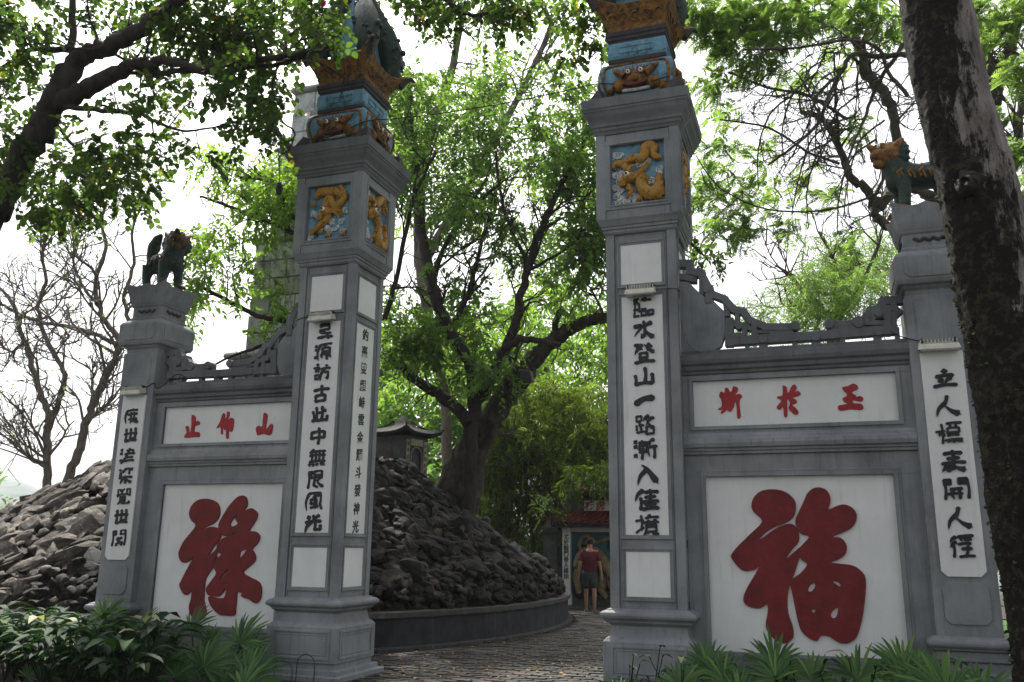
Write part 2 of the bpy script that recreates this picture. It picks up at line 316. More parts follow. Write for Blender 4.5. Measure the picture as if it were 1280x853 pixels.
def brush(char, size):
    """brush strokes -> list of (x,y) ribbons in a unit box centred on 0"""
    mb = MB(); r = random.Random(sum(map(ord, char))+int(size*1000)+rnd.randint(0,999)); n = len(STK[char].split())
    base = .066 if n > 14 else (.079 if n > 9 else .100)
    for i, s in enumerate(STK[char].split()):
        kind = s[-1] if s[-1].isalpha() else ''; s = s.rstrip('pndmv'); pts = [((int(s[k])-4.7)/8.6, -(int(s[k+1])-5)/8.6) for k in range(0, len(s), 2)]
        pts = [(x+r.uniform(-.012,.012), y*1.04+.09*x+r.uniform(-.012,.012)) for x, y in pts]
        if len(pts) == 2:
            (a, b), (c, d) = pts; L = math.hypot(c-a, d-b); k = {'p':-.12,'n':-.08,'m':.12}.get(kind, .05)
            pts.insert(1, ((a+c)/2 - (d-b)*k, (b+d)/2 + (c-a)*k))
        P = smooth_path(pts, 5); N = len(P); wd = base*r.uniform(.9,1.15)*size
        if kind == 'm': wd *= 1.7
        V = []
        for j, p in enumerate(P):
            t = j/(N-1); g = (np.array(P[min(j+1,N-1)])-np.array(P[max(j-1,0)])); g /= np.linalg.norm(g)+1e-9; nn = np.array([-g[1], g[0]])
            if kind == 'p': ww = 1.15*(1-t)**.6+.18
            elif kind == 'n': ww = .45+1.15*math.sin(PI*min(t*.78,.78)+.0)**1.0*(t) + (.25 if t > .7 else 0); ww = ww if j < N-1 else .35
            elif kind == 'd': ww = .6+1.0*math.sin(PI*min(t+.15,1))
            else: ww = .82+.38*abs(2*t-1)**2
            if j in (0, N-1) and kind != 'p': ww *= .75
            V.append((np.array(p)*size*(1.12,1)+nn*ww*wd, np.array(p)*size*(1.12,1)-nn*ww*wd))
        g0 = np.array(P[0])-np.array(P[1]); g0 /= np.linalg.norm(g0); g1 = np.array(P[-1])-np.array(P[-2]); g1 /= np.linalg.norm(g1)
        V = [((V[0][0]*.7+V[0][1]*.3)+g0*wd*.6, (V[0][0]*.3+V[0][1]*.7)+g0*wd*.6)] + V + [((V[-1][0]*.7+V[-1][1]*.3)+g1*wd*.6, (V[-1][0]*.3+V[-1][1]*.7)+g1*wd*.6)]
        h = .009+.0006*i; vs = []; fs = []
        for a, b in V: vs += [(a[0],a[1],h),(b[0],b[1],h),(a[0],a[1],0),(b[0],b[1],0)]
        for j in range(len(V)-1): q = j*4; fs += [(q,q+1,q+5,q+4),(q,q+4,q+6,q+2),(q+1,q+3,q+7,q+5)]
        q = (len(V)-1)*4; fs += [(0,2,3,1),(q,q+1,q+3,q+2)]
        mb.add(vs, fs)
    return mb
def place(mb, org, side):   # local x,y,z -> face of a wall; side 'f' looks to -y, 'r' looks to +x
    o = np.array(org, float)
    mb.v = [tuple(o + (np.array([x,-z,y]) if side == 'f' else np.array([z,x,y]))) for x, y, z in mb.v]; return mb
def glyphs(text, size, bold=.012, shear=.0, depth=.006):
    cu = bpy.data.curves.new('glyph', 'FONT'); cu.body = text; cu.size = size; cu.offset = bold*size; cu.extrude = depth; cu.align_x = 'CENTER'; cu.shear = shear; cu.resolution_u = 3
    o = bpy.data.objects.new('glyph', cu); COL.objects.link(o); bpy.context.view_layer.update()
    me = bpy.data.meshes.new_from_object(o.evaluated_get(bpy.context.evaluated_depsgraph_get()))
    mb = MB(); vs = np.array([v.co[:] for v in me.vertices]); c = (vs.min(0)+vs.max(0))/2; mb.add([(p[0]-c[0], (p[1]-c[1])+.10*(p[0]-c[0]), p[2]) for p in vs], [tuple(p.vertices) for p in me.polygons])
    bpy.data.objects.remove(o); bpy.data.curves.remove(cu); bpy.data.meshes.remove(me); return mb
def traced(polys, s, bx, by, Y, thick=.018, bev=.006, sm=4, dy=0):
    """outlines read off the photograph (crop pixels, s px per photo px) laid on the wall plane y=Y and extruded"""
    loops = []
    for P in polys:
        w_ = [at(bx+a/s, by+b/s, Y) for a, b in P]; w2 = smooth_path([(p[0], p[2]) for p in w_], sm, True)
        ar = sum(w2[i][0]*w2[(i+1)%len(w2)][1]-w2[(i+1)%len(w2)][0]*w2[i][1] for i in range(len(w2)))
        if (ar > 0) != (len(loops) == 0): w2 = w2[::-1]
        loops.append([Vector((p[0], p[1], 0)) for p in w2])
    from mathutils.geometry import tessellate_polygon
    tri = tessellate_polygon(loops); flat_ = [p for l in loops for p in l]; n = len(flat_)
    mb = MB(); y0, y1 = Y+.004, Y-thick-dy
    inner = []                                  # rim pulled in a little so that the edge is chamfered
    for l in loops:
        m_ = len(l)
        for i in range(m_):
            t = (l[(i+1)%m_]-l[i-1]); t = t.normalized() if t.length > 1e-9 else t; inner.append(l[i]+Vector((-t.y, t.x, 0))*min(bev, .003))
    vs = [(p.x, y0, p.y) for p in flat_]+[(p.x, y1+bev, p.y) for p in flat_]+[(p.x, y1, p.y) for p in inner]; fs = [tuple(i+2*n for i in t) for t in tri]; k0 = 0
    for l in loops:
        m_ = len(l)
        for i in range(m_):
            a, b = k0+i, k0+(i+1)%m_; fs += [(a,b,b+n,a+n),(a+n,b+n,b+2*n,a+2*n)]
        k0 += m_
    mb.add(vs, fs); return mb

# ------------------------------------------------------------------ the two tall gate columns
ZP = [(4.376,4.836),(1.649,4.231),(1.029,1.477)]; HWS = .393; YC = .393
SIDES = [('f', -1), ('r', 1), ('l', -1), ('b', 1)]
def face_box(mb, cx, hw, face, a0, a1, z0, z1, d0, d1):
    """box on one face of a square shaft: a along the face, d outwards from half width hw"""
    if face == 'f': mb.box(cx+a0, cx+a1, YC-hw-d1, YC-hw-d0, z0, z1)
    elif face == 'b': mb.box(cx+a0, cx+a1, YC+hw+d0, YC+hw+d1, z0, z1)
    elif face == 'r': mb.box(cx+hw+d0, cx+hw+d1, YC+a0, YC+a1, z0, z1)
    else: mb.box(cx-hw-d1, cx-hw-d0, YC+a0, YC+a1, z0, z1)
def frame(mb, cx, hw, face, A, z0, z1, wd, d0, d1):
    face_box(mb, cx, hw, face, -A-wd, A+wd, z1, z1+wd, d0, d1); face_box(mb, cx, hw, face, -A-wd, A+wd, z0-wd, z0, d0, d1)
    face_box(mb, cx, hw, face, -A-wd, -A, z0, z1, d0, d1); face_box(mb, cx, hw, face, A, A+wd, z0, z1, d0, d1)
def relief_dragon(parent, cx, hw, face, seed):
    """ochre creature coiling among white clouds on a blue ground"""
    r = random.Random(seed); A, z0, z1 = .31, 5.30, 6.03; H2 = (z1-z0)
    def P(a, z, d):
        a = a*A; z = z0+z*H2
        return {'f':(cx+a, YC-hw-d, z),'r':(cx+hw+d, YC+a, z),'l':(cx-hw-d, YC-a, z),'b':(cx-a, YC+hw+d, z)}[face]
    mb = MB(); face_box(mb, cx, hw, face, -A, A, z0, z1, -.085, -.06); pn = ob('relief_panel', mb, BLUE, parent)
    c = MB()
    spots = [((u-312)/122, 1-(v-122)/290) for u, v in [(212,268),(226,296),(210,326),(232,344),(214,368),(242,384),(222,402),(258,404),(300,384),(284,376),(320,226),(340,220),(214,168),(232,172),(372,312),(408,264),(300,398),(240,262),(352,214)]] if seed == 1 else [(-.75,.5),(-.78,.35),(-.7,.2),(-.55,.12),(-.3,.13),(-.62,.6),(-.1,.66),(.12,.62),(-.7,.9),(.65,.28),(.2,.12),(.75,.48),(-.8,.08)] if seed % 2 else [(.6,.3),(.35,.18),(.7,.12),(.1,.14),(-.05,.2),(-.75,.5),(-.5,.45),(.75,.5),(-.1,.85),(-.8,.06),(.45,.45),(.15,.32)]
    for a, z in spots:
        for k in range(4):
            c.ball(P(a+r.uniform(-.1,.1), z+r.uniform(-.05,.05), -.055), r.uniform(.014,.03), 7, 5)
        sw = []
        for k in range(14): th = k*.75; rr_ = .045*(1-k/17); sw.append(P(a+rr_*math.cos(th)/A, z+rr_*math.sin(th)/H2, -.038))
        c.tube(sw, .008, 5)
    ob('cloud', c, CLOUD, pn, smooth=60)
    d = MB()
    tr = lambda pts: [((u-312)/122, 1-(v-122)/290) for u, v in pts]
    body = [(-.95,.75),(-.6,.84),(-.15,.78),(.1,.86),(.35,.97),(.6,.93),(.8,.72)] if seed % 2 else [(.5,.98),(.75,.75),(.3,.6),(0,.75),(-.2,.6),(-.05,.4),(-.5,.25),(-.9,.12)]
    b2 = [(-.35,.62),(.0,.52),(.25,.4),(.15,.18),(.5,.08),(.85,.15),(.8,.42),(.5,.45)] if seed % 2 else [(-.75,.8),(-.45,.9),(-.1,.88),(.35,.86),(.6,.75)]
    paths = ((body, .038), (b2, .042))
    if seed == 1: paths = ((tr([(196,238),(204,212),(234,210),(258,234),(276,262),(300,285)]), .028), (tr([(262,248),(252,222),(270,197),(300,192),(332,198),(350,176),(350,150),(376,140),(394,152),(390,176),(402,200),(424,208)]), .038), (tr([(315,285),(325,320),(342,352),(375,376),(402,362),(416,325),(412,292)]), .05), (tr([(395,350),(420,355),(432,388)]), .03), (tr([(272,288),(250,296),(238,304)]), .03), (tr([(262,308),(270,338),(292,356)]), .025))
    for path, rr in paths:
        rr *= 1.45; pp = smooth_path([P(a*.93, z, -.045) for a, z in path], 5); n = len(pp)
        d.tube(pp, [rr*(.45+.75*math.sin(PI*min(.95,(i+2)/(n+2)))) for i in range(n)], 8)
        for i in range(2, n-2, 1):
            q = np.array(pp[i]); out = np.array(P(0,0,1))-np.array(P(0,0,0)); out /= np.linalg.norm(out)
            for k in range(3): d.ball(q+out*rr*.55+r.uniform(-1,1)*rr*.5*np.array([0,0,1])+r.uniform(-1,1)*rr*.3*np.array([1,0,0]), rr*.38, 6, 4)
    hx = (-.32,.43) if seed == 1 else ((-.45,.58) if seed % 2 else (-.1,.5))
    d.ball(P(*hx, -.03), .085, 10, 7, (1.1,1,.85)); d.ball(P(hx[0]-.25, hx[1]-.05, -.02), .05, 8, 6); d.tube([P(hx[0]-.1,hx[1]-.09,-.0), P(hx[0]-.3,hx[1]-.13,-.0), P(hx[0]-.38,hx[1]-.08,-.01)], [.03,.022,.01], 6); d.tube([P(hx[0]-.02,hx[1]+.1,-.0), P(hx[0]+.1,hx[1]+.18,-.0), P(hx[0]+.3,hx[1]+.2,-.02)], [.025,.02,.006], 6)
    for k in range(13):
        q = k/12; d.tube([P(hx[0]+.12, hx[1], -.02), P(hx[0]+.35+.15*q, hx[1]+.02+.14*(q-.3), -.0), P(hx[0]+.72+.1*math.sin(q*9), hx[1]-.12+.38*q, -.03)], [.024,.015,.004], 5)
    for a, z in ((-.25,.2),(.8,.1),(-.7,.72),(.1,.1)):
        for k in (-1,0,1): d.tube([P(a, z, -.03), P(a+.07*k-.05, z-.05, -.01), P(a+.12*k-.07, z-.09, -.03)], [.02,.014,.004], 5)
    ob('dragon', d, GOLD, pn, smooth=50)
    e = MB(); e.ball(P(hx[0]-.04, hx[1]+.03, .045), .03, 8, 6); ob('eye', e, EYE, pn, smooth=60)
    e = MB(); e.ball(P(hx[0]-.05, hx[1]+.03, .066), .016, 8, 6); ob('pupil', e, INK, pn, smooth=60)
def gate_column(cx, label, texts, seed):
    root = empty('gate_column', (cx, YC, 0), label, 'gate column', 'tall couplet columns of the gate')
    b = MB(); b.stack(cx, YC, [(-.05,.56),(.07,.56),(.075,.50),(.13,.50),(.135,.44),(.2,.44),(.205,.463),(.587,.463),(.625,.43),(.64,.405),(.665,.40),(.74,.385),(.76,.41),(.775,.435),(.79,.44),(.805,.455),(.82,.484),(.845,.492),(.87,.484),(.888,.455),(.893,.43),(.905,.425),(.912,.385)])
    for f, _ in SIDES:
        frame(b, cx, .463, f, .355, .27, .53, .03, -.01, .012); frame(b, cx, .463, f, .325, .30, .50, .012, -.01, .006)
    ob('plinth', b, STUCCO, root, bevel=.004)
    s = MB(); s.stack(cx, YC, [(.905,.368),(4.99,.368)])
    for sx in (-1,1):
        for sy in (-1,1): s.box(cx+sx*.345-.05+.002, cx+sx*.345+.05-.002, YC+sy*.345-.05+.002, YC+sy*.345+.05-.002, .90, 4.985)
    for f, _ in SIDES:     # raised pilaster lines beside the panels
        face_box(s, cx, .368, f, -.283, -.272, .93, 4.96, -.01, .016); face_box(s, cx, .368, f, .272, .283, .93, 4.96, -.01, .016)
    ob('shaft', s, STUCCO, root, bevel=.003)
    fr = MB()
    for f, _ in SIDES:
        for z0, z1 in ZP:
            frame(fr, cx, .368, f, .227, z0, z1, .022, -.004, .013); frame(fr, cx, .368, f, .249, z0-.022, z1+.022, .02, -.004, .022)
    ob('panel_frame', fr, STUCCO, root, bevel=.003)
    for f, t in zip('frlb', texts + [None]*(4-len(texts))):
        for k, (z0, z1) in enumerate(ZP):
            p = MB(); face_box(p, cx, .368, f, -.227, .227, z0, z1, -.01, .006); pn = ob('panel', p, WHITE, root)
            if k == 1 and t:
                chars, size, fn = t; n = len(chars); zt, zb = z1-.0, z0-.03
                for i, ch in enumerate(chars):
                    z = zt-(zt-zb)*(i+.5)/n
                    if ch in STK and fn == 'b': g = brush(ch, size)
                    else: g = glyphs(ch, size*1.0, .018)
                    org = (cx+.01, YC-.368-.006, z) if f == 'f' else (cx+.368+.006, YC, z)
                    g = place(g, org, f); ob('character', g, INK, pn)
    u = MB(); u.stack(cx, YC, [(4.968,.398),(4.99,.415),(5.02,.415),(5.025,.43),(5.055,.432),(5.06,.445),(5.10,.462),(5.131,.48),(5.14,.48),(5.14,.42)], True)
    ob('lower_moulding', u, STUCCO, root, bevel=.003)
    bx = MB(); bx.stack(cx, YC, [(5.14,.39),(6.17,.39)])
    for f, _ in SIDES:
        bx_ = bx
        face_box(bx, cx, .39, f, -.478, -.37, 5.141, 6.17, -.1, .088) if f in 'fb' else None
        face_box(bx, cx, .39, f, .37, .478, 5.141, 6.17, -.1, .088) if f in 'fb' else None
        frame(bx, cx, .39, f, .31, 5.30, 6.03, .06, 0, .086)
        face_box(bx, cx, .39, f, -.365, .365, 5.142, 5.239, .0, .075); face_box(bx, cx, .39, f, -.365, .365, 6.091, 6.168, .0, .075)
        frame(bx, cx, .39, f, .315, 5.295, 6.035, .02, .086, .096)
    ob('relief_box', bx, STUCCO, root, bevel=.003)
    for i, (f, _) in enumerate(SIDES):
        if f != 'b': relief_dragon(root, cx, .478, f, seed+i)
    c = MB(); c.stack(cx, YC, [(6.168,.482),(6.20,.492),(6.215,.505),(6.25,.512),(6.255,.525),(6.29,.53),(6.32,.545),(6.37,.575),(6.42,.592),(6.425,.60),(6.45,.602),(6.455,.612),(6.575,.616),(6.58,.58)])
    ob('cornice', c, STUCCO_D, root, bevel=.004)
    # beast-face block
    bf = MB(); prof = [(6.66,.36),(6.70,.385),(6.78,.415),(6.88,.44),(6.98,.445),(7.06,.43),(7.10,.405),(7.115,.37)]
    bf.stack(cx, YC, [(6.575,.32),(6.66,.32)]); ob('neck_block', bf, BLACK_ST, root, bevel=.006)
    bf = MB(); bf.stack(cx, YC, prof); blk = ob('beast_block', bf, BLUE, root, bevel=.02)
    for sx in (-1,1):
        for sy in (-1,1):
            q = MB(); X, Y = cx+sx*.46, YC+sy*.46
            q.add([(X-.1,Y-.1,6.58),(X+.1,Y-.1,6.58),(X+.1,Y+.1,6.58),(X-.1,Y+.1,6.58),(X-.05-sx*.04,Y-.05-sy*.04,6.74),(X+.05+sx*.02,Y-.05,6.77),(X+.06,Y+.05,6.78),(X-.05,Y+.06,6.72)], [(0,3,2,1),(4,5,6,7),(0,1,5,4),(1,2,6,5),(2,3,7,6),(3,0,4,7)])
            ob('corner_foot', q, BLACK_ST, root, bevel=.015)
    def bw_(z):
        for (za, ha), (zb, hb) in zip(prof, prof[1:]):
            if za <= z <= zb: return ha+(hb-ha)*(z-za)/(zb-za)
        return .37
    for f in 'frl':
        def Q(a, z, d=0):
            h = bw_(z)+d
            return {'f':(cx+a, YC-h, z),'r':(cx+h, YC+a, z),'l':(cx-h, YC-a, z)}[f]
        g = MB(); loop = smooth_path([(-.34,6.70),(-.39,6.85),(-.385,6.98),(-.33,7.055),(0,7.07),(.33,7.055),(.385,6.98),(.39,6.85),(.34,6.70)], 4)
        g.tube([Q(a*.98, z, .0) for a, z in loop], .02, 6)
        ob('gold_border', g, OCHRE, blk, smooth=60)
        g = MB(); g.ball(Q(0,6.86,-.03), .13, 12, 8, (1.25,.75,.9) if f == 'f' else (.75,1.25,.9)); g.ball(Q(0,6.84,.06), .05, 8, 6)
        for sgn in (-1,1):
            g.ball(Q(sgn*.2,6.80,-.02), .09, 9, 6); g.ball(Q(sgn*.30,6.76,-.03), .06, 8, 6); g.ball(Q(sgn*.075,6.925,.05), .042, 8, 6)
            g.tube([Q(sgn*.13,6.9,.02), Q(sgn*.22,6.96,.03), Q(sgn*.27,7.02,.0)], [.05,.04,.008], 7)
            for k in range(6): g.tube([Q(sgn*(.02+.03*k),6.95,0), Q(sgn*(.03+.04*k),7.03-.01*k,.02)], [.02,.005], 5)
        ob('beast_face', g, OCHRE, blk, smooth=50)
        for sgn in (-1,1): g = MB(); g.ball(Q(sgn*.075,6.915,.078), .026, 9, 6); ob('eye', g, EYE, blk, smooth=60); g = MB(); g.ball(Q(sgn*.075,6.912,.096), .014, 8, 6); ob('pupil', g, INK, blk, smooth=60)
        g = MB(); g.tube([Q(-.13,6.80,.04), Q(-.06,6.765,.075), Q(.06,6.765,.075), Q(.13,6.80,.04)], [.012,.026,.026,.012], 7); ob('mouth', g, MAROON, blk, smooth=60)
        g = MB(); g.tube([Q(-.16,6.735,.02), Q(0,6.715,.05), Q(.16,6.735,.02)], .022, 7); ob('jaw', g, CLOUD, blk, smooth=60)
    t = MB(); t.stack(cx, YC, [(7.11,.33),(7.15,.335),(7.155,.345),(7.205,.345)]); ob('dark_band', t, BLACK_ST, root, bevel=.005)
    t = MB(); t.stack(cx, YC, [(7.206,.335),(7.24,.352),(7.39,.352),(7.42,.34)]); bt = ob('blue_tier', t, BLUE, root, bevel=.006)
    for f in 'frl':
        t = MB(); pts = [(cx_, z_) for cx_, z_ in ((-.2,7.27),(.2,7.27),(.22,7.31),(.2,7.35),(-.2,7.35),(-.22,7.31))]
        for i in range(6):
            a, b_2 = pts[i], pts[(i+1)%6]; g = lambda p: {'f':(cx+p[0],YC-.353,p[1]),'r':(cx+.353,YC+p[0],p[1]),'l':(cx-.353,YC-p[0],p[1])}[f]
            t.tube([g(a), g(b_2)], .010, 5)
        ob('tier_frame', t, BLUE, bt)
    t = MB(); t.stack(cx, YC, [(7.421,.33),(7.45,.335),(7.455,.35),(7.50,.352),(7.505,.365),(7.56,.37),(7.565,.34)]); ob('dark_band', t, BLACK_ST, root, bevel=.005)
    # flared gold tier with upturned corners
    g = MB(); N = 9; lv = [(7.56,.34,0),(7.63,.35,.0),(7.71,.375,.02),(7.79,.42,.05),(7.86,.46,.10),(7.88,.44,.10),(7.80,.36,.02)]
    rings = []
    for z, h, lift in lv:
        ring = []
        for e in range(4):
            for k in range(N-1):
                t_ = k/(N-1)*2-1; fl = abs(t_)**4; hh = h+fl*lift*1.1; X, Y = [(t_*hh,-hh),(hh,t_*hh),(-t_*hh,hh),(-hh,-t_*hh)][e]
                ring.append((cx+X, YC+Y, z+fl*lift*1.7))
        rings.append(ring)
    L = len(rings[0]); g.add([p for rg in rings for p in rg], [(i*L+j, i*L+(j+1)%L, (i+1)*L+(j+1)%L, (i+1)*L+j) for i in range(len(rings)-1) for j in range(L)]+[tuple(range(L))[::-1], tuple(range((len(rings)-1)*L, len(rings)*L))])
    gt = ob('gold_tier', g, OCHRE, root, smooth=40)
    for f in 'frl':
        for k in range(-2,3):
            s_ = MB(); a0 = k*.14; pts = []
            for i in range(9): th = i/8*2*PI*.9; rr = .055; a, z = a0+rr*math.cos(th), 7.71+rr*math.sin(th); h = .375+.35*max(0,z-7.68)+.012; pts.append({'f':(cx+a,YC-h,z),'r':(cx+h,YC+a,z),'l':(cx-h,YC-a,z)}[f])
            s_.tube(pts, .010, 5); ob('scroll', s_, OCHRE, gt, smooth=60)
    for sx in (-1,1):
        for sy in (-1,1):
            h_ = MB(); c0 = np.array([cx+sx*.52, YC+sy*.52, 7.96]); h_.tube([c0-np.array([sx*.06,sy*.06,.12]), c0, c0+np.array([sx*.05,sy*.05,.05]), c0+np.array([sx*.10,sy*.10,.01])], [.05,.045,.035,.012], 7); ob('corner_tip', h_, BLACK_ST, root, smooth=60)
    # bud shaped finial: four bulging phoenix bodies round a blue core
    fcore = MB(); fcore.stack(cx, YC, [(7.84,.24),(8.1,.26),(8.5,.22),(9.0,.13),(9.3,.05)]); fn = ob('finial_core', fcore, BLUE, root)
    for sx in (-1,1):
        for sy in (-1,1):
            g = MB(); pp = [(.30,7.86,.07),(.36,7.98,.12),(.37,8.15,.17),(.33,8.35,.19),(.27,8.58,.17),(.20,8.8,.12),(.15,9.0,.08),(.10,9.2,.03)]
            g.tube([(cx+sx*a, YC+sy*a, z) for a, z, _ in pp], [r_ for *_, r_ in pp], 12)
            for k in range(7):
                z = 8.0+k*.11; a = .36-.026*k
                for s2 in (-1,1): g.tube([(cx+sx*a*.9, YC+sy*a*.9, z), (cx+sx*(a+.06+.04*s2), YC+sy*(a+.06-.04*s2), z+.05), (cx+sx*(a+.05+.09*s2), YC+sy*(a+.05-.09*s2), z+.14)], [.06,.05,.01], 6)
            for k in range(90):
                t_ = rnd.random(); z = 7.95+1.1*t_; a = [.33,.37,.36,.31,.26,.2,.15,.1][min(7,int(t_*8))]; rr_ = [.10,.15,.18,.18,.15,.11,.08,.05][min(7,int(t_*8))]; th = rnd.uniform(0,2*PI); g.ball((cx+sx*a+rr_*math.cos(th), YC+sy*a+rr_*math.sin(th), z), rnd.uniform(.02,.045), 6, 4)
            ob('finial_phoenix', g, GREEN_G, root, smooth=50)
            g = MB(); a = .40; g.tube([(cx+sx*a,YC+sy*a,7.88),(cx+sx*(a+.06),YC+sy*(a+.06),7.98),(cx+sx*(a+.03),YC+sy*(a+.03),8.12)], [.06,.055,.01], 7); ob('finial_feather', g, OCHRE, root, smooth=60)
    return root
colR = gate_column(2.0, 'tall grey gate column right of the path, long white panel of black characters', [('臨水登山一路漸入佳境', .20, 'b'), None, None], 1)
colL = gate_column(-2.0, 'tall grey gate column left of the path, black characters on two of its faces', [('尋源訪古此中無限風光', .195, 'b'), ('釣臺雙顧峙雲金耀斗發神光', .155, 'f'), None], 2)

# ------------------------------------------------------------------ wing walls
FU = [[(270,268),(240,235),(231,210),(240,180),(265,158),(300,151),(340,155),(372,172),(392,200),(390,238),(375,262),(345,278),(318,288),(288,305),(266,326),(263,331),(280,322),(305,303),(340,283),(375,276),(395,290),(405,315),(402,345),(382,368),(358,402),(385,380),(402,365),(412,360),(408,392),(400,420),(386,462),(372,495),(363,540),(365,600),(382,650),(383,690),(360,710),(335,708),(305,688),(283,650),(290,600),(288,570),(265,583),(235,582),(208,568),(202,545),(215,510),(258,435),(240,445),(205,448),(180,430),(158,400),(160,385),(180,360),(225,315)],
 [(425,185),(435,165),(455,148),(480,144),(505,155),(518,180),(517,205),(512,224),(540,212),(570,206),(600,220),(614,245),(608,275),(590,295),(560,310),(528,324),(555,327),(573,345),(578,365),(570,390),(545,408),(522,417),(560,422),(600,428),(630,448),(647,480),(643,560),(632,630),(615,685),(590,708),(560,712),(535,700),(510,685),(485,683),(470,702),(445,695),(415,670),(400,630),(385,560),(374,505),(370,490),(385,473),(410,455),(433,425),(415,410),(406,392),(408,362),(440,325),(415,315),(398,295),(390,265),(405,230)],
 [(437,520),(445,500),(460,492),(462,505),(450,522)],[(527,487),(540,486),(553,495),(552,504)],[(450,590),(463,588),(458,602)],[(520,610),(528,592),(543,582),(546,590),(541,612),(530,620)]]
LU = [[(325,505),(270,440),(240,370),(245,300),(280,225),(350,165),(440,145),(530,158),(600,190),(635,235),(650,310),(640,380),(600,445),(540,490),(480,515),(425,548),(500,525),(560,520),(610,535),(632,555),(655,590),(662,625),(655,670),(600,745),(560,800),(530,850),(500,905),(540,870),(580,845),(605,850),(600,930),(560,1055),(500,1145),(460,1220),(445,1330),(437,1500),(450,1560),(465,1640),(460,1700),(400,1760),(310,1760),(250,1680),(235,1580),(262,1480),(272,1375),(245,1400),(200,1430),(150,1400),(108,1300),(130,1240),(200,1100),(290,930),(240,975),(170,1000),(120,970),(98,900),(105,840),(160,720),(240,620)],
 [(632,555),(630,500),(650,440),(700,350),(770,240),(850,150),(905,112),(950,103),(990,120),(1012,170),(1010,245),(975,297),(1020,285),(1065,272),(1115,300),(1150,345),(1140,410),(1100,480),(1045,570),(1110,580),(1160,610),(1182,660),(1150,740),(1080,815),(1110,870),(1125,920),(1115,975),(1050,1040),(960,1125),(1030,1180),(1120,1225),(1180,1270),(1205,1360),(1195,1460),(1165,1520),(1110,1538),(1040,1490),(960,1465),(925,1435),(938,1410),(882,1392),(872,1500),(860,1600),(840,1700),(700,1700),(640,1690),(560,1620),(515,1550),(495,1450),(600,1465),(680,1470),(715,1440),(728,1345),(690,1395),(650,1440),(600,1452),(540,1445),(485,1425),(462,1360),(480,1310),(540,1230),(597,1140),(575,1085),(560,1055),(590,980),(605,940),(600,850),(570,850),(605,800),(612,740),(660,690),(740,650),(830,615),(850,600),(790,625),(720,645),(680,635),(664,620)],
 [(880,360),(840,400),(795,465),(790,500),(810,515),(860,500),(887,470),(865,440),(855,405)],[(925,852),(912,925),(930,925),(975,870),(1000,825),(960,835)],[(748,1095),(655,1205),(665,1210),(745,1115)],[(610,870),(605,930),(665,895),(640,870)]]
R_SI = [[(110,165),(135,158),(168,172),(172,120),(195,105),(220,120),(240,160),(265,150),(278,95),(305,87),(345,110),(345,150),(315,195),(350,190),(385,195),(402,225),(372,275),(370,350),(382,450),(378,510),(340,512),(332,440),(322,320),(305,300),(290,370),(255,420),(230,425),(195,400),(160,440),(125,450),(120,430),(140,400),(90,402),(82,385),(128,355),(125,265),(98,225)]]
R_YU = [[(940,90),(965,78),(1000,105),(1005,165),(1030,160),(1050,105),(1085,65),(1115,72),(1130,115),(1110,155),(1150,150),(1182,180),(1165,210),(1080,240),(1125,270),(1128,310),(1070,335),(1110,370),(1152,420),(1145,460),(1105,468),(1060,430),(1020,380),(1038,320),(1020,265),(1002,275),(1005,480),(960,485),(948,365),(910,400),(868,385),(870,350),(925,280),(870,245),(875,222),(940,205)]]
R_WANG = [[(395,240),(500,220),(580,180),(640,170),(700,200),(728,260),(700,300),(625,330),(605,370),(680,420),(690,455),(720,440),(775,432),(825,460),(840,500),(810,545),(740,545),(640,525),(615,540),(615,575),(680,590),(770,590),(820,620),(842,680),(810,725),(740,728),(560,715),(450,735),(350,745),(305,715),(292,670),(330,630),(500,600),(430,560),(400,510),(405,470),(475,435),(480,380),(430,330),(395,280)]]
R_ZHI = [[(195,150),(220,138),(245,165),(248,215),(275,208),(295,230),(290,258),(240,275),(232,345),(275,345),(297,370),(290,408),(240,408),(130,420),(105,405),(120,375),(135,350),(120,290),(140,272),(163,290),(168,345),(180,345),(192,270)]]
R_YANG = [[(575,125),(595,118),(610,140),(600,180),(625,160),(630,105),(650,93),(665,115),(655,165),(635,205),(680,172),(710,185),(718,235),(700,330),(680,345),(655,340),(650,420),(620,422),(618,320),(600,325),(580,300),(578,370),(555,365),(552,285),(510,302),(505,288),(545,220)]]
R_SHAN = [[(1080,120),(1095,110),(1130,135),(1125,200),(1110,300),(1125,300),(1150,270),(1175,245),(1197,265),(1185,350),(1165,385),(1130,385),(1075,370),(1010,388),(998,370),(985,310),(1000,280),(1030,270),(1062,280),(1070,210)]]
YW, YT = .253, .16
def mirror_pts(pts, s): return [(s*x, z) for x, z in pts]
CR = lambda a, b: (lambda p: (p[0], p[2]))(at(840+a/3.2, 300+b/3.2, .35))
solid = [CR(*p) for p in [(22,170),(70,172),(95,200),(140,238),(165,245),(212,290),(216,380),(200,430),(160,452),(22,470)]]
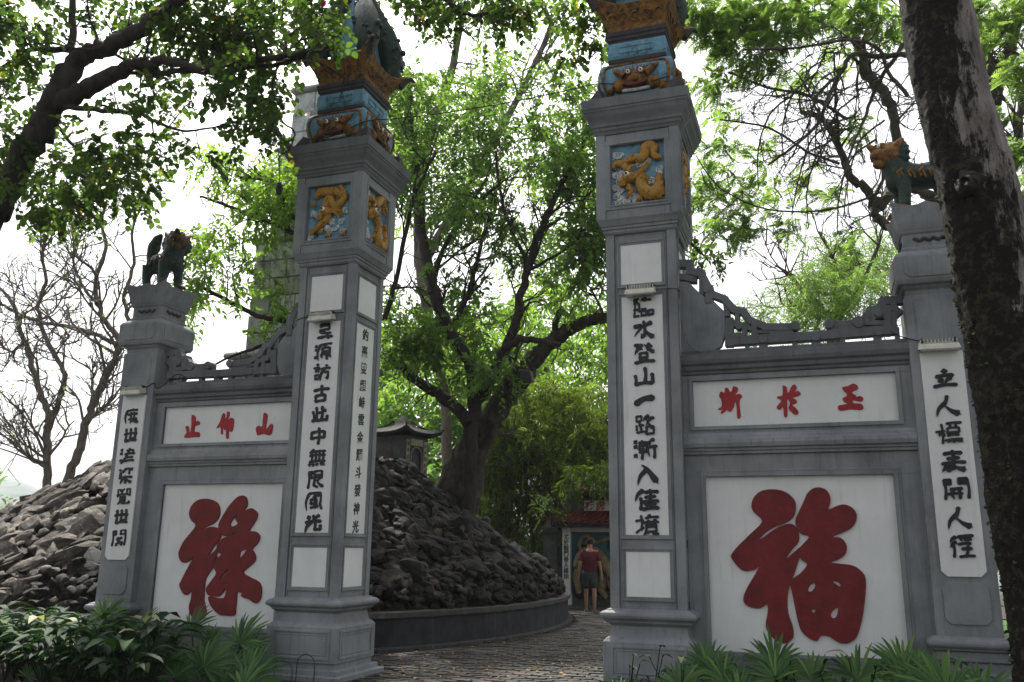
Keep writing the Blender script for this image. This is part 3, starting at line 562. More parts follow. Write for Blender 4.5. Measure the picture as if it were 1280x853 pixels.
bars = [([(25,100),(72,100),(75,130),(118,140),(150,200),(150,245)],20),([(25,150),(75,160)],16),([(180,228),(210,240),(250,282),(285,290),(312,325),(375,352),(440,352),(490,352)],18),([(232,330),(230,415)],20),([(232,340),(290,345),(292,385),(240,385)],13),([(330,335),(330,395)],14),([(238,408),(560,388),(885,362)],22),
        ([(262,300),(262,345)],12),([(300,350),(340,372),(320,395)],12),([(400,360),(400,395)],12),([(445,360),(445,392)],12),([(345,372),(480,372)],9),([(90,130),(90,165)],12),([(120,160),(120,215)],13),([(215,250),(222,300)],14),([(650,350),(650,378)],12),([(700,348),(700,375)],12),([(640,362),(760,352)],9),([(725,330),(745,318),(765,330)],12),([(840,245),(850,290)],14),([(885,240),(885,275)],14),([(780,300),(810,310),(850,305)],11),
        ([(632,342),(700,340),(765,325),(795,285),(825,280),(845,245),(915,242)],19),([(800,285),(800,335)],13),([(862,275),(862,370)],16),([(765,335),(860,335)],12),([(885,270),(908,290),(885,310)],14),([(885,262),(890,370)],12),([(812,372),(825,385),(845,372)],12)]
posts = [(300,410,12),(365,412,24),(490,402,14),(575,395,24),(680,385,14),(820,378,20),(900,375,12)]
def wing_wall(s, label, names, big):
    root = empty('wing_wall', (s*3.5, YW, 0), label, 'gate wall', 'side walls of the gate')
    X = lambda a, b: (min(s*a, s*b), max(s*a, s*b))
    mb = MB(); x0, x1 = X(2.38, 4.68); t = YW+.32
    for (z0, z1) in ((-.05,.514),(2.257,2.789),(3.284,3.36)): mb.box(x0, x1, YW, t, z0, z1)
    for (a, b, z0, z1) in ((2.38,2.587,.514,2.257),(4.417,4.68,.514,2.257),(2.38,2.491,2.789,3.284),(4.521,4.68,2.789,3.284)): q = X(a,b); mb.box(q[0], q[1], YW, t, z0, z1)
    mb.box(x0, x1, YW+.06, t-.01, .5, 3.3)
    ob('wall_body', mb, STUCCO, root, bevel=.004)
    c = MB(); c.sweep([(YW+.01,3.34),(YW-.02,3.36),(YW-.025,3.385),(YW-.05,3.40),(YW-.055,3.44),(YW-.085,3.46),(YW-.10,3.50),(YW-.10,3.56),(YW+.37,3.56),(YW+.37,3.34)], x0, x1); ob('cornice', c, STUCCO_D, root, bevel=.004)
    c = MB(); c.sweep([(YW+.01,2.48),(YW-.035,2.49),(YW-.04,2.516),(YW-.055,2.525),(YW-.06,2.545),(YW-.085,2.56),(YW-.095,2.60),(YW-.085,2.64),(YW-.05,2.66),(YW-.045,2.68),(YW-.03,2.71),(YW+.01,2.715)], x0, x1); ob('string_course', c, STUCCO, root, bevel=.003)
    def fr(a0, a1, z0, z1, wd, d):
        m = MB(); q = X(a0, a1)
        m.box(q[0]-wd, q[1]+wd, YW-d, YW+.02, z1, z1+wd); m.box(q[0]-wd, q[1]+wd, YW-d, YW+.02, z0-wd, z0); m.box(q[0]-wd, q[0], YW-d, YW+.02, z0, z1); m.box(q[1], q[1]+wd, YW-d, YW+.02, z0, z1)
        ob('panel_frame', m, STUCCO, root, bevel=.003)
    fr(2.587,4.417,.514,2.257,.045,.02); fr(2.491,4.521,2.789,3.284,.04,.02); fr(2.54,4.464,.467,2.304,.02,.012)
    m = MB(); q = X(2.587,4.417); m.box(q[0], q[1], YW+.03, YW+.07, .514, 2.257); bp = ob('large_panel', m, WHITE, root)
    m = MB(); q = X(2.491,4.521); m.box(q[0], q[1], YW+.03, YW+.07, 2.789, 3.284); npn = ob('name_panel', m, WHITE, root)
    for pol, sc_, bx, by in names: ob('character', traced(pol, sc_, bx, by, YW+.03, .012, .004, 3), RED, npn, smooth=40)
    sets, sc_, bx, by = big; bc = MB()
    for i, pol in enumerate(sets): g = traced(pol, sc_, bx, by, YW+.03, .022, .006, 3, .0015*i); bc.add(g.v, g.f)
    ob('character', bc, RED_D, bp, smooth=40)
    # openwork crest
    cr = MB(); pts = mirror_pts(solid, s); cr.prism(pts if s > 0 else pts[::-1], .30, .40); ob('crest_scroll', cr, STUCCO, root, bevel=.01)
    cr = MB(); mpp = pxm((3.5,.35,3.9))*1.18/3.2
    for bi, (pl, wd) in enumerate(bars):
        P = [np.array(CR(*p)) for p in pl]; hw = wd*mpp/2*1.38
        for a, b in zip(P, P[1:]):
            g = (b-a)/np.linalg.norm(b-a); nn = np.array([-g[1], g[0]])*hw; a2 = a-g*hw*.9; b2 = b+g*hw*.9; e = rnd.uniform(0,.006)
            pts = [(a2+nn), (a2-nn), (b2-nn), (b2+nn)]; cr.prism([(s*p[0], p[1]) for p in pts], .29-e+.0011*bi, .41+e+.0011*bi)
    for (a, b, wd) in posts:
        c_ = CR(a, b); h = wd*mpp/2*1.2; cr.box(min(s*(c_[0]-h), s*(c_[0]+h)), max(s*(c_[0]-h), s*(c_[0]+h)), .31, .39, 3.59, 3.76)
    for (a, b, r_) in ((492,348,17),(630,340,17),(745,338,16),(270,350,13),(825,300,13),(140,205,13),(365,400,16),(575,392,16),(825,372,15)):
        p = CR(a, b); rr = r_*mpp*.95; n = 12; pts = [(s*(p[0]+rr*math.cos(2*PI*i/n)), p[1]+rr*math.sin(2*PI*i/n)) for i in range(n)]; cr.prism(pts, .28, .42)
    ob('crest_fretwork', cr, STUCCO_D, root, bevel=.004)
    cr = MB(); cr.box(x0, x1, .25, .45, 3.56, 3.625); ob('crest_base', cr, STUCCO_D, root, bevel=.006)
wing_wall(1, 'grey wall right of the path, one huge red character on its white panel', [(R_SI,10.667,890,475),(R_YU,10.667,890,475),(R_WANG,17.06,1030,470)], ([[FU[0]],[FU[1]]+FU[2:]],2.911,860,560))
wing_wall(-1, 'grey wall left of the path, red character partly behind the shrubs', [(R_ZHI,9.846,220,505),(R_YANG,9.846,220,505),(R_SHAN,9.846,220,505)], ([[LU[0]],[LU[1]]+LU[2:]],10.667,215,610))

# ------------------------------------------------------------------ end pillars
def oct_pts(x0, x1, z0, z1, c, top=True): return [(x0+c,z0),(x1-c,z0),(x1,z0+c)] + ([(x1,z1-c),(x1-c,z1),(x0+c,z1),(x0,z1-c)] if top else [(x1,z1),(x0,z1)]) + [(x0,z0+c)]
def end_pillar(s, label, chars):
    cx, cy, h = s*4.942, .424, .281; root = empty('end_pillar', (cx, cy, 0), label, 'pillar', 'short outer pillars of the gate')
    b = MB(); b.stack(cx, cy, [(-.05,.40),(.12,.40),(.13,.36),(.42,.36),(.45,.33),(.53,.325),(.545,.35),(.57,.352),(.575,.30),(.62,.298),(.635,.33),(.655,.335),(.66,.355),(.68,.368),(.70,.37),(.72,.362),(.735,.335),(.745,.33),(.757,.285)]); ob('plinth', b, STUCCO, root, bevel=.004)
    b = MB(); b.stack(cx, cy, [(.75,h),(4.03,h),(4.045,.27)]); ob('shaft', b, STUCCO, root, bevel=.006)
    b = MB(); b.prism(oct_pts(cx-.2,cx+.2,3.56,3.96,.002), cy-h-.006, cy-h+.01); ob('sunk_panel', b, STUCCO, root, bevel=.003)
    b = MB(); b.prism(oct_pts(cx-.195,cx+.195,.86,1.235,.05), cy-h-.016, cy-h+.01); ob('raised_panel', b, STUCCO, root, bevel=.004)
    b = MB(); b.prism(oct_pts(cx-.192,cx+.192,1.289,3.442,.05,False), cy-h-.02, cy-h+.01); pn = ob('text_panel', b, WHITE, root, bevel=.003)
    n = len(chars)
    for i, ch in enumerate(chars): g = place(brush(ch, .19), (cx, cy-h-.02, 3.30-1.87*(i+.5)/n), 'f'); ob('character', g, INK, pn)
    b = MB(); b.stack(cx, cy, [(4.03,.26),(4.10,.262),(4.115,.29),(4.14,.30),(4.145,.335),(4.19,.352),(4.44,.352),(4.47,.335),(4.50,.30),(4.52,.26)]); 
    for f in range(4):
        pass
    blk = ob('cushion_block', b, STUCCO, root, bevel=.02)
    b = MB(); b.prism(oct_pts(cx-.27,cx+.27,4.21,4.43,.05), cy-.362, cy-.345); ob('cushion_panel', b, STUCCO, blk, bevel=.006)
    b = MB()
    for sg in (-1,1):
        P = [(sg*.37*s if False else (cx+sg*.36), cy-.27+.54*t, z) for t, z in ((0,4.43),(1,4.43),(1,4.21),(0,4.21))]; b.box(cx+sg*.351-.011, cx+sg*.351+.011, cy-.27, cy+.27, 4.21, 4.43)
    ob('cushion_panel', b, STUCCO, blk, bevel=.008)
    b = MB(); b.stack(cx, cy, [(4.515,.265),(4.55,.265),(4.56,.245),(4.70,.245),(4.71,.26),(4.735,.268)]); nk = ob('neck', b, STUCCO, root, bevel=.006)
    b = MB(); pts = [(cx-.15+.3*i/24, 4.635+.012*math.sin(i*.9)) for i in range(25)]; b.tube([(x, cy-.245, z) for x, z in pts], [.004]+[.02]*23+[.004], 6); b.tube([(cx-s*.245, cy+(x-cx), z) for x, z in pts], [.004]+[.02]*23+[.004], 6)
    ob('wavy_groove', b, BLACK_ST, nk)
    g = MB(); N = 9; lv = [(4.735,.262,0),(4.76,.275,0),(4.84,.285,.01),(4.93,.30,.025),(4.985,.305,.04),(4.97,.27,.02)]; rings = []
    for z, hh, lift in lv:
        ring = []
        for e in range(4):
            for k in range(N-1):
                t_ = k/(N-1)*2-1; fl = abs(t_)**3; q = hh+fl*lift; X, Y = [(t_*q,-q),(q,t_*q),(-t_*q,q),(-q,-t_*q)][e]; mid = .05*math.exp(-(t_/.25)**2) if lift > .02 else 0
                ring.append((cx+X, cy+Y, z+fl*lift*1.6+mid))
        rings.append(ring)
    L = len(rings[0]); g.add([p for rg in rings for p in rg], [(i*L+j, i*L+(j+1)%L, (i+1)*L+(j+1)%L, (i+1)*L+j) for i in range(len(rings)-1) for j in range(L)]+[tuple(range(L))[::-1], tuple(range((len(rings)-1)*L, len(rings)*L))])
    ob('capital', g, STUCCO, root, smooth=40)
end_pillar(1, 'grey outer pillar half hidden by the big tree trunk, seven black characters', '立人標表開人徑')
end_pillar(-1, 'grey outer pillar at the left end, narrow white strip of black characters', '度世津梁覺世閣')

# lions on the end pillars
def voxel(name, mb, m, parent, size=.012, **kw):
    o = ob(name, mb, m, parent); r = o.modifiers.new('merge', 'REMESH'); r.mode = 'VOXEL'; r.voxel_size = size; r.use_smooth_shade = True
    s = o.modifiers.new('soften', 'SMOOTH'); s.factor = .5; s.iterations = 3; return setp(o, **kw)
def lion(loc, yaw, label, head_yaw):
    # body along local +x (head end), built in local coordinates and rotated
    root = empty('lion_statue', loc, label, 'statue', 'glazed lions on the outer pillars'); root.rotation_euler.z = yaw; root.scale = (1.18,)*3; W[root.name] = np.zeros(3)
    b = MB(); b.tube([(-.22,0,.34),(-.12,0,.37),(0,0,.36),(.12,0,.38),(.18,0,.46)], [.11,.13,.12,.13,.12], 10)
    for x in (-.20,.15):
        for y in (-.09,.09):
            b.tube([(x,y,.33),(x+(.0 if x > 0 else -.03),y*1.1,.18),(x+.01,y*1.1,.05)], [.075 if x > 0 else .09,.055,.05], 8)
    b.tube([(.16,0,.40),(.2,0,.52)], [.13,.12], 10); b.ball((.17,0,.33), .12, 10, 7)
    body = voxel('body', b, GREEN_G, root)
    for x in (-.20,.15):
        for y in (-.1,.1):
            p = MB(); p.ball((x+.04,y,.035), .06, 9, 6, (1.25,.9,.6))
            for k in (-1,0,1): p.ball((x+.10,y+k*.035,.025), .025, 7, 5)
            voxel('paw', p, OCHRE, root, .009)
    h = MB(); c, s = math.cos(head_yaw), math.sin(head_yaw)
    def hp(x, y, z): return (.22+x*c-y*s, x*s+y*c, .58+z)
    h.ball(hp(0,0,0), .135, 12, 9); h.ball(hp(.10,0,.0), .085, 10, 7, (1.1,1.1,.8)); h.tube([hp(.04,0,.05), hp(.15,0,.055), hp(.21,0,.10)], [.05,.045,.02], 8)
    h.tube([hp(.05,0,-.07), hp(.13,0,-.085), hp(.165,0,-.08)], [.055,.05,.03], 8)
    for y in (-.1,.1): h.tube([hp(-.02,y,.06), hp(-.06,y*1.4,.12)], [.05,.02], 7); h.ball(hp(.10,y*.55,.075), .035, 8, 6)
    hd = voxel('head', h, OCHRE, root, .01)
    
    for y in (-.055,.055): e = MB(); e.ball(hp(.135,y,.075), .022, 8, 6); ob('eye', e, EYE, hd, smooth=60)
    
    for y in (-.056,.056): e = MB(); e.ball(hp(.153,y,.075), .011, 8, 6); ob('pupil', e, INK, hd, smooth=60)
    e = MB(); e.tube([hp(.06,-.05,-.03), hp(.16,-.03,-.035), hp(.17,.03,-.035), hp(.06,.05,-.03)], .018, 7); ob('mouth', e, MAROON, hd, smooth=60)
    for k in range(5): e = MB(); e.ball(hp(.165,-.036+.018*k,-.022), .009, 6, 4, (1,1,1.6)); ob('tooth', e, EYE, hd, smooth=60)
    mn = MB()
    for k in range(16):
        a = 2*PI*k/16; y, z = math.cos(a)*.13, math.sin(a)*.13-.01; mn.tube([hp(-.03,y*.8,z*.8), hp(-.08,y*1.1,z*1.1), hp(-.1,y*1.35,z*1.2-.02)], [.04,.035,.01], 6)
    voxel('mane', mn, GREEN_G, root, .012)
    for k in range(5):
        x = -.2+.09*k
        for y in (-1,1): st = MB(); st.tube([(x,y*.07,.46),(x+.02,y*.125,.38),(x-.01,y*.135,.30)], .011, 5); ob('stripe', st, OCHRE, root, smooth=60)
        q = MB(); [q.tube([(x+.0,y*.125,.40),(x+.05,y*.145,.36),(x+.03,y*.145,.31)], .012, 5) for y in (1,)]; ob('curl', q, OCHRE, root, smooth=60)
        q = MB(); q.tube([(x+.0,-.125,.40),(x+.05,-.145,.36),(x+.03,-.145,.31)], .012, 5); ob('curl', q, OCHRE, root, smooth=60)
    t = MB(); t.tube([(-.28,0,.36),(-.36,0,.48),(-.33,0,.62),(-.24,0,.72),(-.16,0,.76)], [.05,.06,.075,.06,.02], 9); t.ball((-.31,0,.62), .085, 8, 6); voxel('tail', t, GREEN_G, root)
lion((4.94,.424,5.0), PI+.12, 'painted lion statue on the right pillar, mouth open beside the tree trunk', .25)
_o = OCHRE; OCHRE = M('dull_ochre', (.05,.025,.010), (.17,.085,.022), 20, .6, 1, .012, bscale=38, stain=(.012,.014,.012), st_scale=13, st_stretch=(1,1,1), st_pos=(.45,.58))
lion((-4.94,.424,5.0), -.35, 'dark lion statue on the left pillar against the bare tree', -.55)
OCHRE = _o

# ------------------------------------------------------------------ flood lights, conduits, cable
def flood(p, hw, label):
    root = empty('flood_light', p, label, 'light fitting', 'cream lamps above the characters'); x, y, z = p
    b = MB(); b.add([(x-hw,y,z-.035),(x+hw,y,z-.035),(x+hw,y-.13,z-.055),(x-hw,y-.13,z-.055),(x-hw*.92,y,z+.045),(x+hw*.92,y,z+.045),(x+hw*.92,y-.11,z+.0),(x-hw*.92,y-.11,z+.0)], [(0,3,2,1),(4,5,6,7),(0,1,5,4),(1,2,6,5),(2,3,7,6),(3,0,4,7)]); ob('housing', b, LAMP, root, bevel=.006)
    for k in range(11): q = x-hw*.85+hw*1.7*k/10; f = MB(); f.box(q-.003,q+.003,y-.105,y-.005,z+.005,z+.05); ob('fin', f, LAMP, root)
    g = MB(); g.box(x-hw*.9,x+hw*.9,y-.12,y-.01,z-.064,z-.053); ob('lens', g, flat('lamp_glass', (.35,.36,.36), .2, .6), root)
    for sg in (-1,1): c = MB(); c.box(x+sg*hw*.8-.012,x+sg*hw*.8+.012,y-.07,y+.01,z+.03,z+.07); ob('bracket', c, DARKM, root, bevel=.003)
flood((2.0,-.001,4.275), .17, 'cream flood light over the long panel of the right column')
flood((-2.0,-.001,4.275), .17, 'cream flood light over the long panel of the left column')
flood((4.92,.135,3.50), .19, 'cream flood light over the text panel of the right outer pillar')
flood((-4.93,.135,3.50), .17, 'cream flood light over the text strip of the left outer pillar')
def cable(name, pts, r, m, label, cat='cable', n=6): c = MB(); c.tube(smooth_path(pts, n), r, 6); return ob(name, c, m, None, smooth=60, label=label, cat=cat)
sag = [np.array([-1.55,-.06,6.86])+(np.array([1.55,-.06,6.86])-np.array([-1.55,-.06,6.86]))*t-np.array([0,0,.06*math.sin(PI*t)]) for t in np.linspace(0,1,9)]
sag = [(-2.46,-.06,6.74),(-2.0,-.08,6.72)]+sag+[(2.0,-.08,6.76),(2.4,-.08,6.80)]
cable('overhead_cable', sag, .007, WIRE, 'thin dark cable strung between the two column tops')
cable('conduit', [(2.38,.0,6.56),(2.615,-.05,6.5),(2.60,.02,6.3),(2.51,-.03,6.1),(2.50,-.02,5.6),(2.50,-.02,5.16),(2.415,.06,4.9),(2.41,.1,4.28),(2.41,.1,4.0),(2.45,.2,3.72),(2.6,.22,3.6)], .009, CABLE, 'grey conduit running down the outer edge of the right column')
cable('lamp_lead', [(2.17,-.01,4.29),(2.3,-.01,4.29),(2.4,.0,4.28),(2.41,.1,4.27)], .009, CABLE, 'short grey lead from the right column lamp to its corner')
cable('lamp_lead', [(-2.17,-.01,4.29),(-2.3,-.01,4.30),(-2.41,.0,4.27)], .006, WIRE, 'short dark lead from the left column lamp to the corner')
cable('lamp_lead', [(4.5,.2,3.70),(4.6,.15,3.62),(4.75,.12,3.56)], .006, WIRE, 'thin lead from the right crest to the outer pillar lamp')
cable('lamp_lead', [(-4.75,.12,3.55),(-4.65,.13,3.6),(-4.6,.14,3.53),(-4.5,.16,3.58),(-4.35,.2,3.72),(-4.2,.25,3.66)], .007, WIRE, 'tangled black lead beside the left outer pillar lamp')

# ------------------------------------------------------------------ rockery: kerb wall, core, rocks
def proj_size(p, s):
    u, v, z = pj(p); return s/z if z > .5 and -60 < u < 1340 and -60 < v < 913 else 0
KERB = M('kerb_stone', (.03,.029,.028), (.085,.08,.076), 5, .85, .8, .015, stain=(.16,.15,.14), st_scale=5, st_stretch=(1,1,1), st_pos=(.6,.8)); DARKWALL = M('dark_render', (.012,.012,.014), (.038,.038,.042), 3, .8, .5, .01, stain=(.07,.07,.068), st_scale=4, st_stretch=(3,3,.4), st_pos=(.55,.8))
rock_root = empty('rockery', (MX, MY, 0), 'big mound of dark craggy rocks inside a low curved wall, left of the path', 'rock mound')
N = 120
def ring_wall(name, k0, k1, z0, z1, m):
    mb = MB(); vs = []; 
    for i in range(N):
        t = 2*PI*i/N
        for k, z in ((k0,z0),(k1,z0),(k1,z1),(k0,z1)): a = ell(t); nx, ny = math.cos(t), math.sin(t); vs.append((a[0]+nx*k, a[1]+ny*k, z))
    fs = [(i*4+j, i*4+(j+1)%4, ((i+1)%N)*4+(j+1)%4, ((i+1)%N)*4+j) for i in range(N) for j in range(4)]
    mb.add(vs, fs); return ob(name, mb, m, rock_root, bevel=.012)
ring_wall('retaining_wall', -.28, 0, -.1, .47, DARKWALL); ring_wall('coping', -.30, .05, .472, .56, KERB); ring_wall('footing', -.1, .10, -.1, .07, KERB)
G = 64; gv = []; gf = []
for i in range(G+1):
    k = (i/G)
    for j in range(96):
        t = 2*PI*j/96; x, y = ell(t, k*.985); z = H(x, y)-.16+.10*noise.noise(Vector((x*1.5, y*1.5, 0))); gv.append((x, y, z if i < G else .3))
for i in range(G):
    for j in range(96): a = i*96+j; b = i*96+(j+1)%96; gf.append((a, b, b+96, a+96))
fast('core', gv, gf, M('mound_earth', (.03,.022,.016), (.09,.066,.048), 3, .95, 1, .05, bscale=14), rock_root, smooth=True)
import bmesh
def rock_mesh(seed, flatt=(1,.8,.65), sub=2):
    bm = bmesh.new(); bmesh.ops.create_icosphere(bm, subdivisions=sub, radius=1); r = random.Random(seed); off = Vector((r.uniform(0,50), r.uniform(0,50), r.uniform(0,50)))
    planes = [(Vector((r.gauss(0,1), r.gauss(0,1), r.gauss(0,1))).normalized(), r.uniform(.38,.75)) for _ in range(8)]
    for v in bm.verts:
        p = v.co.copy()
        for nn, d in planes:
            e = p.dot(nn)-d
            if e > 0: p -= nn*e*1.0
        p *= 1+.34*noise.noise(p*1.4+off)+.16*noise.noise(p*4+off)
        v.co = Vector((p.x*flatt[0], p.y*flatt[1], p.z*flatt[2]))
    V = np.array([v.co[:] for v in bm.verts]); F = np.array([[v.index for v in f.verts] for f in bm.faces]); bm.free(); return V, F
RV = [rock_mesh(i, (1.25, rnd.uniform(.5,.9), rnd.uniform(.45,.8)), 2) for i in range(9)]
RVL = [rock_mesh(50+i, (1.3, .8, .38), 2) for i in range(6)]
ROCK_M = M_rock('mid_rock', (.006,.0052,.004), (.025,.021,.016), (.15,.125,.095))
RM = {}
for key, lst, m in (('d', RV[:6], ROCK), ('m', RV, ROCK_M), ('l', RVL, ROCK_L)):
    RM[key] = []
    for V, F in lst:
        me = bpy.data.meshes.new('rock'); me.from_pydata(V.tolist(), [], F.tolist()); me.materials.append(m); RM[key].append(me)
rocks = []
cnt = 0
while cnt < 6500:
    t = rnd.uniform(0, 2*PI); k = math.sqrt(rnd.uniform(0, 1)); x, y = ell(t, k*.985)
    if y > 13.5 or (x > MX and k < .25): continue
    cnt += 1
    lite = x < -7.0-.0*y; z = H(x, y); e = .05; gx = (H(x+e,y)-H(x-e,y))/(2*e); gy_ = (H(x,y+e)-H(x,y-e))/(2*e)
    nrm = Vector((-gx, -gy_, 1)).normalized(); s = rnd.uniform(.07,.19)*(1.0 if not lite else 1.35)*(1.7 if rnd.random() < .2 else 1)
    if y > 8: s *= 1.15
    if k > .92: s = min(s, .11)
    rot = nrm.to_track_quat('Z', 'Y').to_matrix() @ Matrix.Rotation(rnd.uniform(-1.0,1.0) if lite else rnd.uniform(0,6.28), 3, 'Z') @ Matrix.Rotation(rnd.uniform(-.9,.9)*(.75 if lite else 1.5), 3, 'X')
    if min(t, 2*PI-t) < 3 and k > .9: z += rnd.uniform(0,.22)
    rocks.append((x, y, z-.0+rnd.uniform(-.06,.12), s, rot, lite, rnd.randrange(9 if not lite else 6)))
for i in range(900):
    t = rnd.uniform(-PI*.95, PI*.55); x, y = ell(t, rnd.uniform(.91,.965)); lite = x < -7; s = rnd.uniform(.08,.20)*(1.2 if lite else 1)
    rot = Matrix.Rotation(rnd.uniform(0,6.28), 3, 'Z') @ Matrix.Rotation(rnd.uniform(-1.4,1.4), 3, 'X') @ Matrix.Rotation(rnd.uniform(-1,1), 3, 'Y')
    rocks.append((x, y, rnd.uniform(.52, H(x,y)+.10), s, rot, lite, rnd.randrange(6)))
def rk(r):
    x, y, z, s = r[:4]; d = np.array([x,y,z])-CAM; u, v, dd = pj((x,y,z)); f = proj_size((x,y,z), s)
    nrm = r[4].col[2] if False else None
    # visible openings of the photograph: left end and the gateway
    vis = (u < 150 and 560 < v < 790) or (460 < u < 730 and 555 < v < 775)
    hid = q_of(x, y) < .5 and not (u < 150)
    return f*(1 if vis else .05)*(0.3 if y > 9.5 else 1)*(.2 if hid else 1)
rocks.sort(key=rk, reverse=True)
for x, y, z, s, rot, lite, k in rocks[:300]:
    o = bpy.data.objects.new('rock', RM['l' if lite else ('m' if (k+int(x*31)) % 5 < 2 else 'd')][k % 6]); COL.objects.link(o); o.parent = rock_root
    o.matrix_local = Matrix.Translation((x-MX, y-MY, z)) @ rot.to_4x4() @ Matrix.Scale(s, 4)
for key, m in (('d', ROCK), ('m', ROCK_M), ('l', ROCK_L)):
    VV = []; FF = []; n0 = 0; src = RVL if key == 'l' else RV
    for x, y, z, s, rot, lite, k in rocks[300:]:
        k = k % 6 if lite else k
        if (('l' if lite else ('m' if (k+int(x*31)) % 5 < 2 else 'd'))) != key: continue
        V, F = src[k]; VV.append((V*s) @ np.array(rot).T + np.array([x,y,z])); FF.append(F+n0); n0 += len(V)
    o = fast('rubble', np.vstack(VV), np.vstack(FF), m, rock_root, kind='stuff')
# small stone posts among the rocks
for u, v, Y, h, lab in ((607,672,9.0,.45,'small upright stone marker among the rocks below the tree'),):
    p = at(u, v, Y); root = empty('stone_marker', p, lab, 'stone marker'); b = MB(); b.box(p[0]-.09,p[0]+.09,p[1]-.06,p[1]+.06,p[2]-.4,p[2]+h*.8); b.stack(p[0], p[1], [(p[2]+h*.8,.10),(p[2]+h*.9,.08),(p[2]+h,.03)]); ob('slab', b, KERB, root, bevel=.02)

# ------------------------------------------------------------------ stone tower on the mound
tc = at(383, 450, 6.2); TX, TY = float(tc[0]), 6.2
tw = empty('stone_tower', (TX, TY, 2.8), 'tall square tower of pale stone blocks behind the leaves, left of the left column', 'tower')
STONE = M('tower_stone', (.34,.35,.36), (.62,.63,.64), 1.8, .85, .8, .02, stain=(.035,.035,.035), st_scale=3.5, st_stretch=(1,1,.6), st_pos=(.5,.68)); STONE2 = M('tower_stone_dark', (.18,.185,.19), (.40,.41,.42), 2.5, .85, .8, .02, stain=(.03,.03,.03), st_scale=3, st_stretch=(1,1,.6), st_pos=(.5,.7))
tiers = [(2.6,5.1,1.12),(5.3,7.6,.88),(7.75,9.7,.66),(9.8,11.2,.48)]
core = MB(); mold = MB()
for z0, z1, h in tiers: core.stack(TX, TY, [(z0,h-.05),(z1,h-.08)]); 
ob('core', core, DARKWALL, tw)
for z0, z1, h in tiers: m_ = MB(); m_.stack(TX, TY, [(z1,h-.06),(z1+.02,h+.04),(z1+.07,h+.08),(z1+.13,h+.04),(z1+.2,h-.12)]); ob('ledge', m_, STONE2, tw, bevel=.03)
for z0, z1, h in tiers:
    nr = int((z1-z0)/.36)
    for r_ in range(nr):
        za = z0+(z1-z0)*r_/nr; zb = z0+(z1-z0)*(r_+1)/nr-.018; hh = h-.03*(r_/nr)
        for f in ('f','r'):
            x = -hh+(0 if f == 'f' else .03); stt = rnd.uniform(.2,.5)
            while x < hh-.06:
                L = min(rnd.uniform(.32,.62), hh-x)
                if hh-x-L < .12: L = hh-x
                e = rnd.uniform(0,.025); b = MB()
                if f == 'f': b.box(TX+x+.008, TX+x+L-.008, TY-hh-e, TY-hh+.12, za, zb)
                else: b.box(TX+hh-.12, TX+hh+e, TY+x+.008, TY+x+L-.008, za, zb)
                ob('stone_block', b, STONE if rnd.random() < .62 else STONE2, tw, bevel=.012); x += L
b = MB(); b.box(TX-.62,TX-.18,TY-1.17,TY-1.08,4.62,4.86); 
ob('niche', b, DARKM, tw)

# ------------------------------------------------------------------ small shrine on the mound
TILE = M('dark_roof', (.009,.010,.010), (.026,.027,.027), 9, .9, .7, .01); CREAM = M('cream_board', (.20,.18,.12), (.36,.33,.24), 6, .7, .3, .004); DGREY = M('shrine_wall', (.035,.04,.04), (.085,.09,.09), 5, .8, .4, .006)
sp = at(503, 598, 10.2); SX, SY, SZ = float(sp[0])-.35, 10.2+.62, float(sp[2])+.05
sh = empty('small_shrine', (SX, SY, SZ), 'small dark shrine with a curved roof and arched door on top of the rocks', 'shrine'); SA = R_(-14)
def rotl(mb):
    c, s = .8*math.cos(SA), .8*math.sin(SA); mb.v = [(SX+x*c-y*s, SY+x*s+y*c, SZ+z*.85) for x, y, z in mb.v]; return mb
hw_ = .58
b = MB(); b.box(-hw_,hw_-.06,-hw_,hw_,0,1.22); b.box(hw_-.06,hw_,-hw_,-.22,0,1.22); b.box(hw_-.06,hw_,.22,hw_,0,1.22); b.box(hw_-.06,hw_,-.22,.22,.92,1.22); ob('wall', rotl(b), DGREY, sh, bevel=.01)
b = MB(); b.box(hw_-.058,hw_-.03,-.22,.22,0,.92); ob('doorway', rotl(b), DARKM, sh)
for sg in (-1,1):
    b = MB(); b.box(hw_+.001,hw_+.03,sg*.42-.085,sg*.42+.085,.05,1.08); pb = ob('couplet_board', rotl(b), CREAM, sh)
    for k, chx in enumerate('山水清音遠' if sg > 0 else '雲中古寺門'):
        g = glyphs(chx, .13, .01, depth=.003); g.v = [(hw_+.034+z_, sg*.42+x_, .96-.19*k+y_) for x_, y_, z_ in g.v]; ob('character', rotl(g), INK, pb)
b = MB(); b.box(hw_+.001,hw_+.025,-.3,.3,.93,1.12); ob('name_board', rotl(b), CREAM, sh)
a_ = MB(); pts = [(-.26,0),(-.26,.62)]+[(-.26*math.cos(PI*i/8), .62+.27*math.sin(PI*i/8)) for i in range(1,8)]+[(.26,.62),(.26,0)]; a_.tube([(hw_+.02,p[0],p[1]) for p in pts], .02, 6); ob('door_arch', rotl(a_), CREAM, sh)
b = MB(); b.box(-.36,.12,-hw_-.02,-hw_-.001,.35,.82); ob('side_panel', rotl(b), KERB, sh)
g = MB(); N2 = 9; lv = [(1.20,.62,0),(1.24,.84,.05),(1.30,.86,.10),(1.33,.80,.09),(1.42,.55,.03),(1.52,.34,0),(1.62,.22,0),(1.66,.20,0),(1.80,.08,0),(1.86,.02,0)]; rings = []
